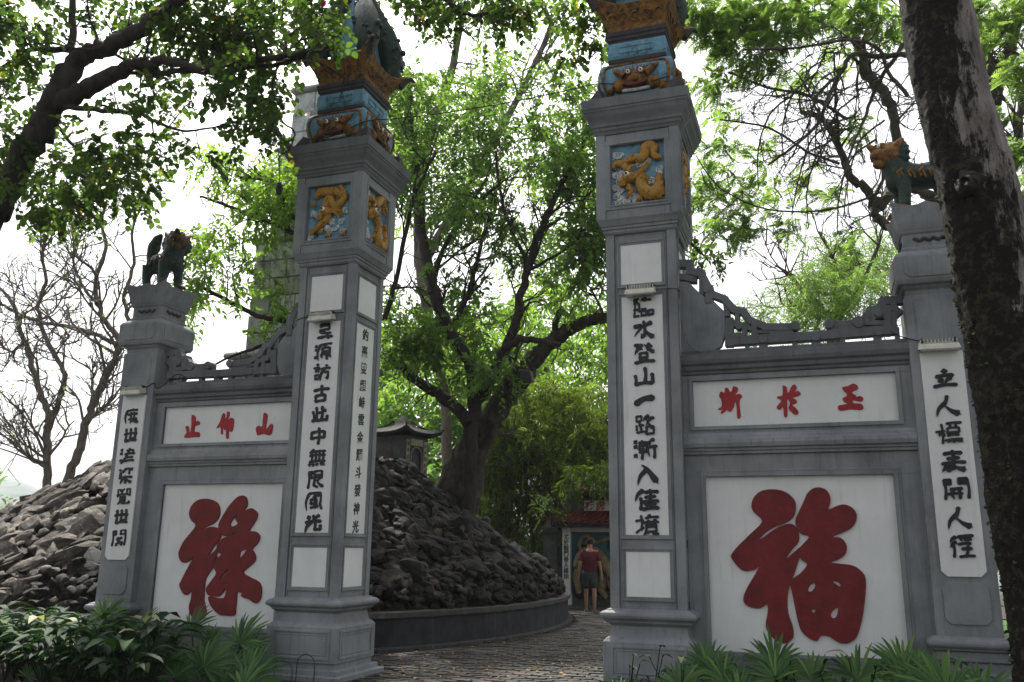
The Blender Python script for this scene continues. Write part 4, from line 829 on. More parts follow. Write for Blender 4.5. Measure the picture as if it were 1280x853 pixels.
for z, h, lift in lv:
    ring = []
    for e in range(4):
        for k in range(N2-1):
            t_ = k/(N2-1)*2-1; fl = abs(t_)**3; q = h+fl*lift*.6; X, Y = [(t_*q,-q),(q,t_*q),(-t_*q,q),(-q,-t_*q)][e]; ring.append((X, Y, z+fl*lift*1.5))
    rings.append(ring)
L = len(rings[0]); g.add([p for rg in rings for p in rg], [(i*L+j, i*L+(j+1)%L, (i+1)*L+(j+1)%L, (i+1)*L+j) for i in range(len(rings)-1) for j in range(L)]+[tuple(range(L))[::-1], tuple(range((len(rings)-1)*L, len(rings)*L))])
ob('roof', rotl(g), TILE, sh, smooth=35)
for e in range(4):
    r_ = MB(); c4 = [(-1,-1),(1,-1),(1,1),(-1,1)][e]; r_.tube([(c4[0]*a, c4[1]*a, z) for a, z in ((.95,1.47),(.80,1.42),(.55,1.46),(.34,1.56),(.2,1.69))], .025, 6); ob('roof_ridge', rotl(r_), TILE, sh, smooth=60)

# ------------------------------------------------------------------ inner gate with the painted relief, behind the walker
GY = 14.6; ga = at(693, 690, GY); GX = float(ga[0]); GR = M('red_roof_tile', (.09,.016,.018), (.19,.036,.036), 8, .6, .6, .01); CONC = M('dim_plaster', (.20,.205,.20), (.34,.345,.33), 4, .8, .4, .005, stain=(.09,.09,.085), st_scale=5, st_stretch=(3,3,.3), st_pos=(.5,.8))
ig = empty('inner_gate', (GX+2.2, GY, 0), 'inner gate with red tiled eaves and a painted relief wall behind the walking man', 'gate')
zz = lambda v, u=720: float(at(u, v, GY)[2])
xx = lambda u, v=700: float(at(u, v, GY)[0])
xa, xb = xx(703), xx(703)+4.4
b = MB(); b.box(xa+.25, xb-.25, GY+.1, GY+.4, 0, zz(668)); b.box(xa-.0, xb, GY+.05, GY+.5, zz(668), zz(610)); ob('wall', b, DGREY, ig, bevel=.01)
b = MB(); b.box(xa+.25, xb-.25, GY-.02, GY+.12, zz(665), zz(655)+.02); ob('lintel', b, WHITE, ig, bevel=.01)
for xp in (xa+.02, xb-.24):
    b = MB(); b.box(xp, xp+.22, GY-.08, GY+.12, 0, zz(655)); pp_ = ob('couplet_post', b, WHITE, ig, bevel=.01)
    for k, chx in enumerate('尤於龍門善人緣始'):
        g = glyphs(chx, .155, .014, depth=.004); cz_ = zz(668)-(zz(668)-zz(724))*(k+.5)/8; g.v = [(xp+.11+x_, GY-.085-z_, cz_+y_) for x_, y_, z_ in g.v]; ob('character', g, INK, pp_)
# painted relief: pale striped beast before a teal sky
TEAL = M('teal_paint', (.02,.08,.10), (.035,.12,.14), 3, .7, .4, .005); TREE_P = M('dark_relief', (.006,.014,.012), (.02,.035,.025), 6, .8, .8, .02); BEAST = M('beast_cream', (.10,.075,.035), (.26,.20,.10), 8, .7, .6, .01)
b = MB(); b.box(xa+.25, xb-.25, GY+.06, GY+.1, .3, zz(665)); rel = ob('relief_sky', b, TEAL, ig)
b = MB()
for k in range(60): x_ = rnd.uniform(xa+.3, xb-.3); z_ = rnd.uniform(.3, zz(678)+.0); b.ball((x_, GY+.05, z_), rnd.uniform(.12,.3), 8, 6, (1,.3,1))
ob('relief_foliage', b, TREE_P, rel, smooth=60)
P3 = lambda u, v, d=0: tuple(at(u, v, GY-.03-d))
b = MB(); b.tube(smooth_path([P3(727,692),P3(724,680),P3(730,671),P3(738,672),P3(744,678),P3(752,677),P3(760,673),P3(768,676)], 4), .05, 8); ob('beast_tail', b, BEAST, rel, smooth=60)
b = MB(); b.tube(smooth_path([P3(722,712),P3(728,694),P3(742,690),P3(756,705),P3(764,725),P3(770,742)], 4), [.08]+[.15]*18+[.12,.10], 10); b.tube([P3(728,700),P3(720,722),P3(724,742)], [.13,.10,.08], 8); b.tube([P3(756,715),P3(752,738),P3(758,748)], [.14,.10,.08], 8); b.ball(P3(772,728,.05), .22, 10, 8); ob('beast_body', b, BEAST, rel, smooth=60)
for k in range(14):
    t_ = k/13; c_ = P3(722+46*t_, 706-12*math.sin(PI*t_)+26*t_, .16); s_ = MB(); s_.tube([(c_[0]-.06,c_[1]+.1,c_[2]+.16),(c_[0],c_[1],c_[2]),(c_[0]+.03,c_[1]+.06,c_[2]-.17)], .018, 5); ob('beast_stripe', s_, TREE_P, rel)
def eave(z0, z1, x0, x1, y0, dep, n):
    ev = MB(); 
    prof = [(0,0),(.35,.10),(.7,.28),(1,.55)]
    vs = []; cols_ = 25
    for t_, zz_ in prof:
        for i in range(cols_):
            s_ = i/(cols_-1)*2-1; up = abs(s_)**4*.16*(1-t_); vs.append(((x0+x1)/2+s_*((x1-x0)/2-t_*dep*.9), y0+t_*dep, z0+(z1-z0)*zz_/.55+up))
    fs = [(r*cols_+i, r*cols_+i+1, (r+1)*cols_+i+1, (r+1)*cols_+i) for r in range(3) for i in range(cols_-1)]; ev.add(vs, fs)
    o = ob('roof', ev, GR, ig); so_ = o.modifiers.new('thick', 'SOLIDIFY'); so_.thickness = .05; so_.offset = -1
    for i in range(n):
        s_ = (i+.5)/n*2-1; t_ = MB(); pts = [((x0+x1)/2+s_*((x1-x0)/2-q*dep*.9), y0-.02+q*dep, z0+(z1-z0)*h_/.55+abs(s_)**4*.16*(1-q)+.02) for q, h_ in prof]; t_.tube(pts, .035, 6); ob('roof_tile', t_, GR, o, smooth=60)
    f_ = MB(); f_.box(x0+.25, x1-.25, y0+.06, y0+dep+.3, z0-.12, z0+.02); ob('eave_board', f_, DARKWALL, ig, bevel=.01)
eave(zz(654), zz(640), xa-.45, xb+.45, GY-.55, .6, 34); eave(zz(617), zz(610), xa+.15, xb-.15, GY-.5, .6, 26)
for sg, xt in ((-1, xa-.42), (1, xb+.42)):
    h_ = MB(); h_.tube([(xt-sg*.15, GY-.45, zz(648)), (xt, GY-.5, zz(640)), (xt+sg*.1, GY-.5, zz(632))], [.06,.05,.015], 6); ob('eave_tip', h_, DARKWALL, ig, smooth=60)
b = MB(); b.box(xx(733)-.04, xx(733)+1.65, GY-.02, GY+.04, zz(640)+.03, zz(626)); nb = ob('name_panel', b, WHITE, ig)
for k, chx in enumerate('榜虎'):
    g = glyphs(chx, .27, .02, depth=.006); u_ = 738+13.5*k; g.v = [(xx(u_)+x_, GY-.03-z_, (zz(640)+zz(626))/2+.02+y_) for x_, y_, z_ in g.v]; ob('character', g, RED, nb)
gp_ = empty('gate_post', (xx(686), GY+.3, 0), 'grey stone post left of the inner gate', 'post'); b = MB(); b.stack(xx(686), GY+.3, [(0,.24),(.3,.24),(.32,.2),(zz(668),.2),(zz(666),.27),(zz(660),.27),(zz(650),.05)]); ob('shaft', b, DGREY, gp_, bevel=.02)
b = MB(); b.box(xx(690), xa+.1, GY+.2, GY+.45, 0, zz(683)); tagw = ob('low_wall', b, DGREY, None, bevel=.02, label='low dark wall linking the grey post and the inner gate', cat='wall')

# ------------------------------------------------------------------ walking man, seen from behind
SKIN = M('skin', (.30,.16,.10), (.38,.21,.14), 6, .55, .15, .002); SHIRT = M('maroon_shirt', (.085,.014,.022), (.135,.025,.035), 7, .9, .5, .006, bscale=18); SHORTS = M('grey_shorts', (.028,.028,.03), (.055,.055,.058), 8, .9, .5, .006, bscale=20); HAIR = M('dark_hair', (.008,.007,.006), (.02,.017,.015), 30, .8, .8, .01); BLUEC = flat('blue_cloth', (.03,.09,.30)); SHOE = flat('grey_shoe', (.12,.12,.13)); SOLE = flat('shoe_sole', (.45,.45,.42))
pg = atz(738, 767); PX, PY = float(pg[0]), float(pg[1])
man = empty('person', (PX, PY, 0), 'man in a maroon t-shirt and dark shorts walking away along the path', 'person')
def skin_obj(name, pts, edges, rad, m, sub=2, root_i=0, rot=.22):
    c, s = math.cos(rot), math.sin(rot); me = bpy.data.meshes.new(name); me.from_pydata([(x*c-y*s, x*s+y*c, z) for x, y, z in pts], edges, []); o = bpy.data.objects.new(name, me); COL.objects.link(o)
    sk = o.modifiers.new('skin', 'SKIN'); sk.use_smooth_shade = True; me.skin_vertices.new(name='') if not me.skin_vertices else None
    for i, r in enumerate(rad): me.skin_vertices[0].data[i].radius = r if isinstance(r, tuple) else (r, r)
    me.skin_vertices[0].data[root_i].use_root = True; sb = o.modifiers.new('sub', 'SUBSURF'); sb.levels = sb.render_levels = sub
    bpy.context.view_layer.update(); ev = bpy.data.meshes.new_from_object(o.evaluated_get(bpy.context.evaluated_depsgraph_get())); bpy.data.objects.remove(o)
    ev.materials.clear(); ev.materials.append(m); ev.polygons.foreach_set('use_smooth', [True]*len(ev.polygons)); q = bpy.data.objects.new(name, ev); COL.objects.link(q); q.parent = man; W[q.name] = W[man.name]; return q
# joints: x right, y forward, z up; left foot forward mid-stride
bp_ = [(0,0,.94),(0,.0,1.10),(0,-.01,1.28),(0,-.005,1.42),(0,.0,1.50),(0,.012,1.58),(0,.015,1.67),(0,.01,1.735)]
rd = [(.13,.10),(.12,.09),(.15,.10),(.13,.085),(.055,.055),(.068,.078),(.078,.092),(.05,.06)]; ed = [(i,i+1) for i in range(7)]
def add(p, r, parent): bp_.append(p); rd.append(r); ed.append((parent, len(bp_)-1)); return len(bp_)-1
for sg in (-1,1):
    sh_ = add((sg*.17,-.005,1.40), .062, 3); el = add((sg*.235,-.03,1.13), .043, sh_); fo = add((sg*.262,.0 if sg < 0 else -.02,1.0), .038, el); wr = add((sg*.272,.03 if sg < 0 else -.02,.87), .028, fo); pa = add((sg*.275,.045 if sg < 0 else -.015,.80), (.022,.038), wr)
    for k in range(4): f1 = add((sg*.275+.004, .018+.019*k+(.03 if sg < 0 else -.03)-.01, .745), .0095, pa); add((sg*.268, .022+.018*k+(.035 if sg < 0 else -.03)-.01, .70+.008*abs(k-1.5)), .008, f1)
    th = add((sg*.262, .075 if sg < 0 else .02, .79), .012, wr); add((sg*.255, .09 if sg < 0 else .035, .75), .010, th)
    fw = .14 if sg < 0 else -.10; hp_ = add((sg*.09,0,.88), .092, 0); kn = add((sg*.10,fw*.7,.50), .058, hp_); cf = add((sg*.10,fw*.75-.02,.36), .056, kn); an = add((sg*.10,fw*.9,.10), .036, cf); add((sg*.105,fw*.9+.12,.035), (.04,.03), an)
skin_obj('body', bp_, ed, rd, SKIN)
skin_obj('t_shirt', [(0,0,.86),(0,0,1.08),(0,-.01,1.26),(0,-.005,1.41),(0,0,1.465),(-.17,-.005,1.40),(-.225,-.022,1.20),(.17,-.005,1.40),(.225,-.022,1.20)], [(0,1),(1,2),(2,3),(3,4),(3,5),(5,6),(3,7),(7,8)], [(.185,.145),(.172,.135),(.20,.14),(.165,.115),(.08,.075),.092,.078,.092,.078], SHIRT)
skin_obj('shorts', [(0,0,1.02),(0,0,.90),(-.09,.02,.80),(-.105,.075,.56),(.09,-.01,.80),(.105,-.055,.56)], [(0,1),(1,2),(2,3),(1,4),(4,5)], [(.165,.13),(.18,.14),.125,.105,.125,.105], SHORTS)
skin_obj('hair', [(0,-.02,1.60),(0,-.012,1.68),(0,.0,1.755)], [(0,1),(1,2)], [(.078,.085),(.096,.10),(.072,.085)], HAIR)
for sg in (-1,1): skin_obj('ear', [(sg*.082,.015,1.64),(sg*.088,.01,1.675)], [(0,1)], [(.012,.018)]*2, SKIN, 1)
fc = man
for sg in (-1,1): skin_obj('eye', [(sg*.032,.092,1.655),(sg*.032,.096,1.66)], [(0,1)], [.010]*2, EYE, 1)
skin_obj('nose', [(0,.095,1.655),(0,.112,1.62)], [(0,1)], [.010,.015], SKIN, 1); skin_obj('mouth', [(-.025,.088,1.59),(0,.096,1.588),(.025,.088,1.59)], [(0,1),(1,2)], [.007]*3, MAROON, 1)
for sg in (-1,1):
    fw = (.14 if sg < 0 else -.10)*.9; skin_obj('shoe', [(sg*.10,fw-.05,.045),(sg*.102,fw+.05,.05),(sg*.106,fw+.16,.035)], [(0,1),(1,2)], [(.048,.045),(.05,.045),(.045,.03)], SHOE); skin_obj('shoe_sole', [(sg*.10,fw-.06,.012),(sg*.106,fw+.17,.012)], [(0,1)], [(.05,.014)]*2, SOLE, 1)
skin_obj('hanging_cloth', [(-.17,-.05,.99),(-.178,-.06,.90)], [(0,1)], [(.03,.02),(.04,.02)], BLUEC, 1)
skin_obj('wrist_band', [(-.272,.025,.872),(-.272,.028,.895)], [(0,1)], [.036,.036], INK, 1)
for o in list(man.children): o.location = (0,0,0)

# ------------------------------------------------------------------ trees
def tube_np(P, Rr, k, noise_=0):
    P = np.asarray(P, float); n = len(P); t = np.gradient(P, axis=0); t /= np.linalg.norm(t, axis=1)[:,None]+1e-9
    a = np.array([0,0,1.0]) if abs(t[0][2]) < .9 else np.array([1.0,0,0]); nr = np.cross(t[0], a); nr /= np.linalg.norm(nr)+1e-9; V = np.empty((n,k,3)); q = 2*PI*np.arange(k)/k
    for i in range(n):
        nr = nr-t[i]*(nr@t[i]); nr /= np.linalg.norm(nr)+1e-9; b = np.cross(t[i], nr); r = Rr[i]*(1+noise_*rng.standard_normal(k)) if noise_ else Rr[i]
        V[i] = P[i]+(np.cos(q)[:,None]*nr+np.sin(q)[:,None]*b)*(r[:,None] if noise_ else r)
    idx = np.arange(n*k).reshape(n,k); F = np.stack([idx[:-1], np.roll(idx,-1,1)[:-1], np.roll(idx,-1,1)[1:], idx[1:]], -1).reshape(-1,4); return V.reshape(-1,3), F
class Wood:
    def __init__(s): s.V = []; s.F = []; s.n = 0; s.tips = []
    def add(s, P, Rr, k=7, nz=0): V, F = tube_np(P, Rr, k, nz); s.V.append(V); s.F.append(F+s.n); s.n += len(V)
    def limb(s, path, Y=None, k=9, sub=5, tw=0, twL=.6, lv=1, nz=0, spread=.8, up=.2, wob=.02):
        """path rows: (u, v, radius px) on plane Y or (u, v, radius px, Y)"""
        pts = []; rr = []
        for row in path:
            y = row[3] if len(row) > 3 else Y; p = at(row[0], row[1], y); pts.append(p); rr.append(row[2]*pxm(p))
        C = [np.append(p, r) for p, r in zip(pts, rr)]; S = np.array(smooth_path(C, sub)); S[:,:3] += rng.standard_normal((len(S),3))*np.minimum(S[:,3:4]*.25, wob); s.add(S[:,:3], np.maximum(S[:,3], .002), k, nz)
        if tw:
            for i in range(tw):
                j = rng.integers(len(S)//5, len(S)); d = S[min(j+1,len(S)-1),:3]-S[max(j-1,0),:3]; d /= np.linalg.norm(d)+1e-9
                s.twig(S[j,:3], d, S[j,3]*.55, twL*rng.uniform(.5,1.2), lv, spread, up)
        return S
    def twig(s, p, d, r, L, lv, spread=.8, up=.2):
        d = d+rng.standard_normal(3)*spread+np.array([0,0,up]); d /= np.linalg.norm(d); n = 6; P = [np.array(p)]; dd = d.copy()
        for i in range(n): dd = dd+rng.standard_normal(3)*.17; dd /= np.linalg.norm(dd); P.append(P[-1]+dd*L/n)
        r = max(min(r, L*.03), .003); s.add(P, np.linspace(r, r*.3, n+1), 5); s.tips.append((P[-1], dd))
        if lv > 0:
            for i in (2,3,4,5):
                if rng.random() < .8: s.twig(P[i], dd, r*.7, L*.6, lv-1, spread, up)
    def build(s, name, m, parent, smooth=True, **kw): return fast(name, np.vstack(s.V), np.vstack(s.F), m, parent, smooth=smooth, **kw)
def rot_frames(d, roll):
    d = d/ (np.linalg.norm(d, axis=1)[:,None]+1e-9); a = np.tile([0,0,1.0], (len(d),1)); a[np.abs(d[:,2]) > .95] = [1,0,0]
    x = np.cross(d, a); x /= np.linalg.norm(x, axis=1)[:,None]; z = np.cross(x, d); c, s = np.cos(roll)[:,None], np.sin(roll)[:,None]; return x*c+z*s, d, -x*s+z*c
def leaves(pos, d, size, shape='broad', roll=None):
    """leaf polygons: pos (n,3) base point, d direction; two folded halves with 6 outline points"""
    n = len(pos); roll = rng.uniform(-1.0,1.0,n) if roll is None else roll; X, Y, Z = rot_frames(d, roll); size = np.asarray(size)[:,None]
    wd, pr = {'broad':(.40,[.35,.75]), 'lance':(.24,[.35,.68]), 'thin':(.075,[.3,.7]), 'pinna':(.13,[.2,.8])}[shape]
    b = pos; t = pos+Y*size-Z*size*.12; m1 = pos+Y*size*pr[0]; m2 = pos+Y*size*pr[1]; f = .10 if shape != 'thin' else .02
    V = np.stack([b, m1+X*size*wd+Z*size*f, m2+X*size*wd*.72+Z*size*f*.6, t, m2-X*size*wd*.72+Z*size*f*.6, m1-X*size*wd+Z*size*f], 1)
    i = np.arange(n)[:,None]*6; F = np.concatenate([i+[0,1,2,3], i+[0,3,4,5]], 1).reshape(-1,4); return V.reshape(-1,3), F
def crown(name, clumps, m, parent, size, shape, per=11, sprayL=.4, droop=.35, tint0=0, yellow=0, twigs=True, wood=BARK_D):
    """clumps: (u,v,Y,radius px,n sprays[,depth factor]); leaves in sprays inside each ellipsoid"""
    C = []; D = []; TT = []
    for c in clumps:
        p = at(c[0], c[1], c[2]); r = c[3]*pxm(p); n = int(c[4]); q = rng.standard_normal((n,3)); q /= np.linalg.norm(q, axis=1)[:,None]; q *= rng.uniform(.15,1,(n,1))**.45
        dep = c[5] if len(c) > 5 else 1.1; C.append(p+q*r*[1,dep,1]); D.append(q+rng.standard_normal((n,3))*.7+[0,0,-droop]); TT.append(np.clip(rng.normal(.42+(c[6] if len(c) > 6 else 0)+tint0,.16,n), 0, .93))
    C = np.vstack(C); D = np.vstack(D); D /= np.linalg.norm(D, axis=1)[:,None]; T = np.concatenate(TT); n = len(C); L = sprayL*rng.uniform(.6,1.3,n)
    V = []; F = []; TI = []; n0 = 0; side = np.cross(D, rng.standard_normal((n,3))); side /= np.linalg.norm(side, axis=1)[:,None]
    for k in range(per):
        t = (k+.6)/per; pos = C+D*(L*t)[:,None]+np.array([0,0,-1])*(L*t*t*.25)[:,None]; sg = 1 if k % 2 else -1
        dd = D*.7+side*sg*.9+rng.standard_normal((n,3))*.25+[0,0,-.25]; v, f = leaves(pos, dd, size*rng.uniform(.65,1.25,n), shape, rng.uniform(-.9,.9,n)); V.append(v); F.append(f+n0); n0 += len(v)
        ti = np.clip(T+rng.normal(0,.13,n), 0, .94); 
        if yellow: ti[rng.random(n) < yellow] = 1.0
        TI.append(np.repeat(ti, 2))
    o = fast(name, np.vstack(V), np.vstack(F), m, parent, np.concatenate(TI))
    if twigs:
        a = C; b = C+D*L[:,None]+np.array([0,0,-1])*(L*.25)[:,None]; mid = C+D*(L*.5)[:,None]+np.array([0,0,-1])*(L*.06)[:,None]; s2 = side*.004; s3 = np.cross(D, side)*.004
        V = np.stack([a+s2, a-s2*.5+s3, a-s2*.5-s3, mid+s2*.8, mid-s2*.4+s3*.8, mid-s2*.4-s3*.8, b, b, b], 1).reshape(-1,3); i = np.arange(n)[:,None]*9
        F = np.concatenate([i+[0,1,4,3], i+[1,2,5,4], i+[2,0,3,5]], 1).reshape(-1,4); fast('twigs', V, F, wood, parent, kind='stuff')
    return o

def tree(label, base, cat='tree', name='tree', group=None): return empty(name, base, label, cat, group)
# --- gnarled old tree rising from the rockery
b0 = at(580, 640, 8.8)
t1 = tree('old gnarled tree with wide spreading limbs growing out of the rockery', (b0[0], b0[1], b0[2]-.5))
wd_ = Wood()
for rowset in ([(545,668,10,8.3),(558,645,15,8.6),(568,612,18,8.8),(584,572,17,8.9),(604,537,15,9),(626,505,14,9),(648,474,15,9),(672,445,11,9),(700,420,8.5,8.9),(730,404,7,8.7),(760,396,6.5,8.5),(800,392,5,8.3)],):
    S_ = wd_.limb(rowset, k=18, sub=7, nz=.10, tw=10, twL=1.1, lv=1)
for q in range(7): u_ = 545+6*q; wd_.limb([(u_+rnd.uniform(-8,4)-10,672+rnd.uniform(-6,10),6,8.2),(u_,650,10,8.5),(u_+12,610,11,8.65),(u_+24+rnd.uniform(-5,5),565,7,8.8),(u_+44,530,4,8.9)], k=8, sub=4, nz=.12)
wd_.limb([(520,655,4,8.0),(548,640,8,8.2),(572,618,12,8.4)], k=8, nz=.1)
wd_.build('trunk', BARK_GN, t1)
wd2 = Wood()
wd2.limb([(585,655,8.5),(588,610,8),(588,565,9),(587,527,10)], 8.2, k=12, tw=0)
wd2.limb([(588,530,9),(572,512,7.5),(548,493,7),(520,476,6),(495,455,5),(470,438,4),(440,425,3)], 8.2, tw=5, twL=.9)
wd2.limb([(588,530,9),(594,500,9),(592,470,8.5),(580,440,7.5),(562,412,7),(548,380,6.5),(538,345,6)], 8.2, tw=8, twL=1.2)
wd2.limb([(560,410,6.5,8.4),(542,370,6.5,8.8),(534,330,7,9.2),(527,290,7.5,9.6),(524,250,7,10),(518,200,6,10.3),(512,150,5,10.5),(508,90,4,10.7)], tw=8, twL=1.5)
wd2.limb([(556,405,4),(535,412,4),(515,425,3.5),(506,445,3)], 8.3, tw=3)
wd2.limb([(596,502,8.5),(612,478,8),(626,450,7),(640,415,6),(650,375,5.3),(662,330,4.8),(676,285,4.2),(696,245,3.6),(716,205,3),(735,165,2.5),(748,120,2)], 8.1, tw=16, twL=1.3, lv=2)
wd2.limb([(626,450,5),(640,430,5),(665,425,4),(700,432,3)], 7.9, tw=4)
wd2.limb([(562,412,4),(580,380,3.5),(590,350,3),(600,310,2.5),(612,270,2)], 8.5, tw=8, twL=1.2, lv=2)
wd2.limb([(540,350,4),(560,300,3),(590,260,2.5),(625,230,2)], 8.6, tw=8, twL=1.2, lv=2)
wd2.limb([(662,330,3),(640,290,2.5),(625,240,2),(620,190,1.6)], 8.3, tw=7, twL=1.2)
wd2.limb([(480,400,3.5),(495,350,3),(505,300,3),(520,240,2.4),(545,190,2)], 7.8, tw=8, twL=1.2)
wd2.limb([(692,424,5,8.9),(696,400,4,8.9),(704,385,3,8.9)], tw=2)
wd2.build('limb', BARK_D, t1)
cl = []
gaps = [(560,190,12),(640,150,14),(690,260,10),(600,330,12),(500,325,20),(545,350,22),(515,50,26),(655,45,30),(700,60,24),(618,45,18),(494,345,16),(575,75,14),(735,95,10)]
def fill(u0, u1, v0, v1, Ya, Yb, ra, rb, n, den, gaps=(), bright=0, poly=None):
    out = []
    while len(out) < n:
        u, v = rnd.uniform(u0,u1), rnd.uniform(v0,v1)
        r = rnd.uniform(ra,rb)
        if any(math.hypot(u-a, v-b) < g+r*.55 for a, b, g in gaps): continue
        out.append((u, v, rnd.uniform(Ya,Yb), r, den*(r/30)**2, 1.2, bright+rnd.uniform(-.12,.12)))
    return out
cl += fill(478,770,80,300, 7,11, 18,40, 40, 52, gaps)
cl += fill(478,770,290,470, 7,10.5, 14,32, 30, 44, gaps+[(722,412,20),(690,432,16),(752,398,14),(655,462,12)])
cl += fill(478,560,360,500, 7,10, 14,26, 6, 34, gaps)
crown('crown', cl, LEAF_C, t1, .15, 'lance', 9, .46, droop=.0, yellow=.0)
# dark lamp fixed in the fork
p = at(655,470,8.0); fl = empty('tree_spotlight', p, 'dark spotlight fixed in the fork of the gnarled tree', 'spotlight'); b = MB(); x,y,z = p; b.add([(x-.05,y-.1,z-.06),(x+.22,y-.1,z-.16),(x+.22,y+.1,z-.16),(x-.05,y+.1,z-.06),(x-.08,y-.1,z+.12),(x+.16,y-.1,z+.10),(x+.16,y+.1,z+.10),(x-.08,y+.1,z+.12)], [(0,3,2,1),(4,5,6,7),(0,1,5,4),(1,2,6,5),(2,3,7,6),(3,0,4,7)]); ob('housing', b, DARKM, fl, bevel=.02)
b = MB(); b.tube([(x-.02,y,z+.1),(x-.08,y,z+.2),(x-.16,y+.02,z+.22)], .015, 6); ob('bracket', b, DARKM, fl)

# --- second crown behind: fills the upper middle
b0 = at(545, 600, 15.5); t2 = tree('taller tree behind the gnarled one, its pale trunk showing through the leaves', (b0[0], b0[1], 0))
wd_ = Wood(); wd_.limb([(560,640,7),(556,500,6.5),(540,420,6.5),(528,350,7),(524,290,7),(530,200,6),(560,100,5),(580,20,4)], 15.5, tw=14, twL=2.2, lv=2); wd_.limb([(530,330,6),(590,220,5),(650,120,4),(690,30,3)], 15.5, tw=12, twL=2, lv=2); wd_.build('trunk', BARK_B, t2)
gaps2 = gaps+[(600,60,20),(470,40,10)]
crown('crown', fill(480,775,10,330, 14,18, 20,44, 30, 40, gaps2, .12)+fill(480,770,330,470, 14,18, 18,36, 16, 34, gaps, .12), LEAF_B, t2, .17, 'lance', 9, .6, droop=0, twigs=False)

# --- leafy tree in front of the tower
b0 = at(250, 640, 4.2); t3 = tree('fresh green tree whose branches screen the stone tower', (b0[0]-.5, 5.4, 2.0))
wd_ = Wood(); X0 = 395
wd_.limb([(430,520,10,5.2),(425,400,9,5),(410,300,8,5),(390,230,6,4.6),(360,180,4,4.4),(330,150,3,4.3)], tw=10, twL=.9)
wd_.limb([(420,470,5,4.6),(362,408,3.6,4.3),(330,398,3.2,4.3),(290,380,2.8,4.2),(255,360,2.2,4.1),(225,345,1.6,4.1)], tw=12, twL=.8, lv=1)
wd_.limb([(415,320,4,4.6),(360,288,3,4.2),(320,272,2.6,4.1),(285,258,2,4.0),(250,245,1.4,4.0)], tw=12, twL=.7, lv=1)
wd_.limb([(420,300,4,4.6),(365,270,3,4.2),(350,240,2.4,4.1),(330,225,2,4.1),(300,222,1.5,4.0)], tw=10, twL=.7)
wd_.limb([(380,400,3,4.4),(330,430,2.4,4.1),(290,445,1.6,4),(240,470,1.0,4)], tw=6, twL=.5)
wd_.build('trunk', BARK_D, t3)
gaps3 = [(335,455,26),(300,462,20),(350,335,14),(352,105,20),(360,140,26),(365,315,14),(345,120,20),(262,448,30),(240,440,24),(300,455,16),(210,160,40),(185,300,30),(215,225,18),(305,440,10)]
crown('crown', fill(215,385,205,300, 3.6,5, 13,28, 22, 34, gaps3, .1)+fill(220,385,290,415, 3.6,5, 12,24, 20, 30, gaps3, .12)+fill(285,380,400,455, 3.6,4.6, 8,16, 5, 22, (), .1)+fill(178,200,425,440,4,4.2,8,12,2,18,(),.25)+fill(370,480,150,480,5.2,6,14,26,12,30,(),0), LEAF_B, t3, .13, 'lance', 9, .38)
# --- foreground tree at the left, trunk leaning in from the edge
pb = at(-75, 470, -1.2); t4 = tree('foreground tree leaning in from the left edge, its branches over the gate', (pb[0]-.6, pb[1], 0))
wd_ = Wood()
wd_.add([(pb[0]-.6, pb[1], -.1), (pb[0]-.45, pb[1], 1.3), pb, at(-38,340,-1.2), at(-5,262,-1.2)], [.26,.21,.18,.155,.142], 14, .03)
wd_.limb([(-8,268,18.48),(14,225,16.80),(38,180,15.96),(60,143,15.12),(78,112,14.28),(84,85,10.92)], -1.2, k=14, tw=0, nz=.03)
wd_.limb([(72,120,12.60),(95,78,11.76),(120,65,10.50),(150,52,9.66),(178,34,9.24),(205,14,8.40),(240,-14,7.56),(280,-50,5.88)], -1.2, k=12, tw=8, twL=.7)
wd_.limb([(75,128,10.92),(105,113,10.92),(130,100,10.08),(158,86,8.82),(185,78,7.14),(215,78,5.46),(250,86,4.62),(290,80,4.20),(330,74,3.78),(375,68,3.36),(410,60,2.52)], -1.2, k=12, tw=14, twL=.6)
wd_.limb([(150,88,5.04),(200,92,3.78),(240,88,3.36),(270,92,3.36),(310,84,3.36),(350,80,2.86),(385,70,2.52)], -1.1, tw=8, twL=.6)
wd_.limb([(88,88,5.46),(91,50,4.62),(90,10,4.20),(89,-30,3.36)], -1.2, tw=3); wd_.limb([(90,62,4.20),(65,62,3.78),(38,62,2.94),(12,80,2.52),(-12,95,1.68)], -1.2, tw=6, twL=.5)
wd_.limb([(82,134,3.78),(120,138,3.19),(150,140,2.94),(175,142,2.69),(195,152,2.18),(222,163,1.68),(250,162,1.34),(285,156,0.84)], -1.2, tw=8, twL=.45)
wd_.limb([(70,155,2.52),(95,185,2.02),(115,197,1.51),(140,198,0.84)], -1.1, tw=5, twL=.4); wd_.limb([(95,190,1.68),(93,225,1.34),(82,248,0.84)], -1.1, tw=3, twL=.4)
wd_.limb([(350,78,1.6,-1),(340,110,1.4,-1),(352,150,1.2,-1),(368,165,1.1,-1),(362,185,.9,-1),(350,195,.7,-1)], tw=2, twL=.3); wd_.limb([(365,75,1.5,-1),(358,50,2,-1),(395,20,1.6,-1),(405,0,1.3,-1)], tw=5, twL=.4)
wd_.limb([(520,-40,6,.6),(560,0,4,.6),(590,20,2.6,.6),(640,8,1.6,.6)], tw=8, twL=.5)
wd_.build('trunk', BARK_D, t4)
A = []
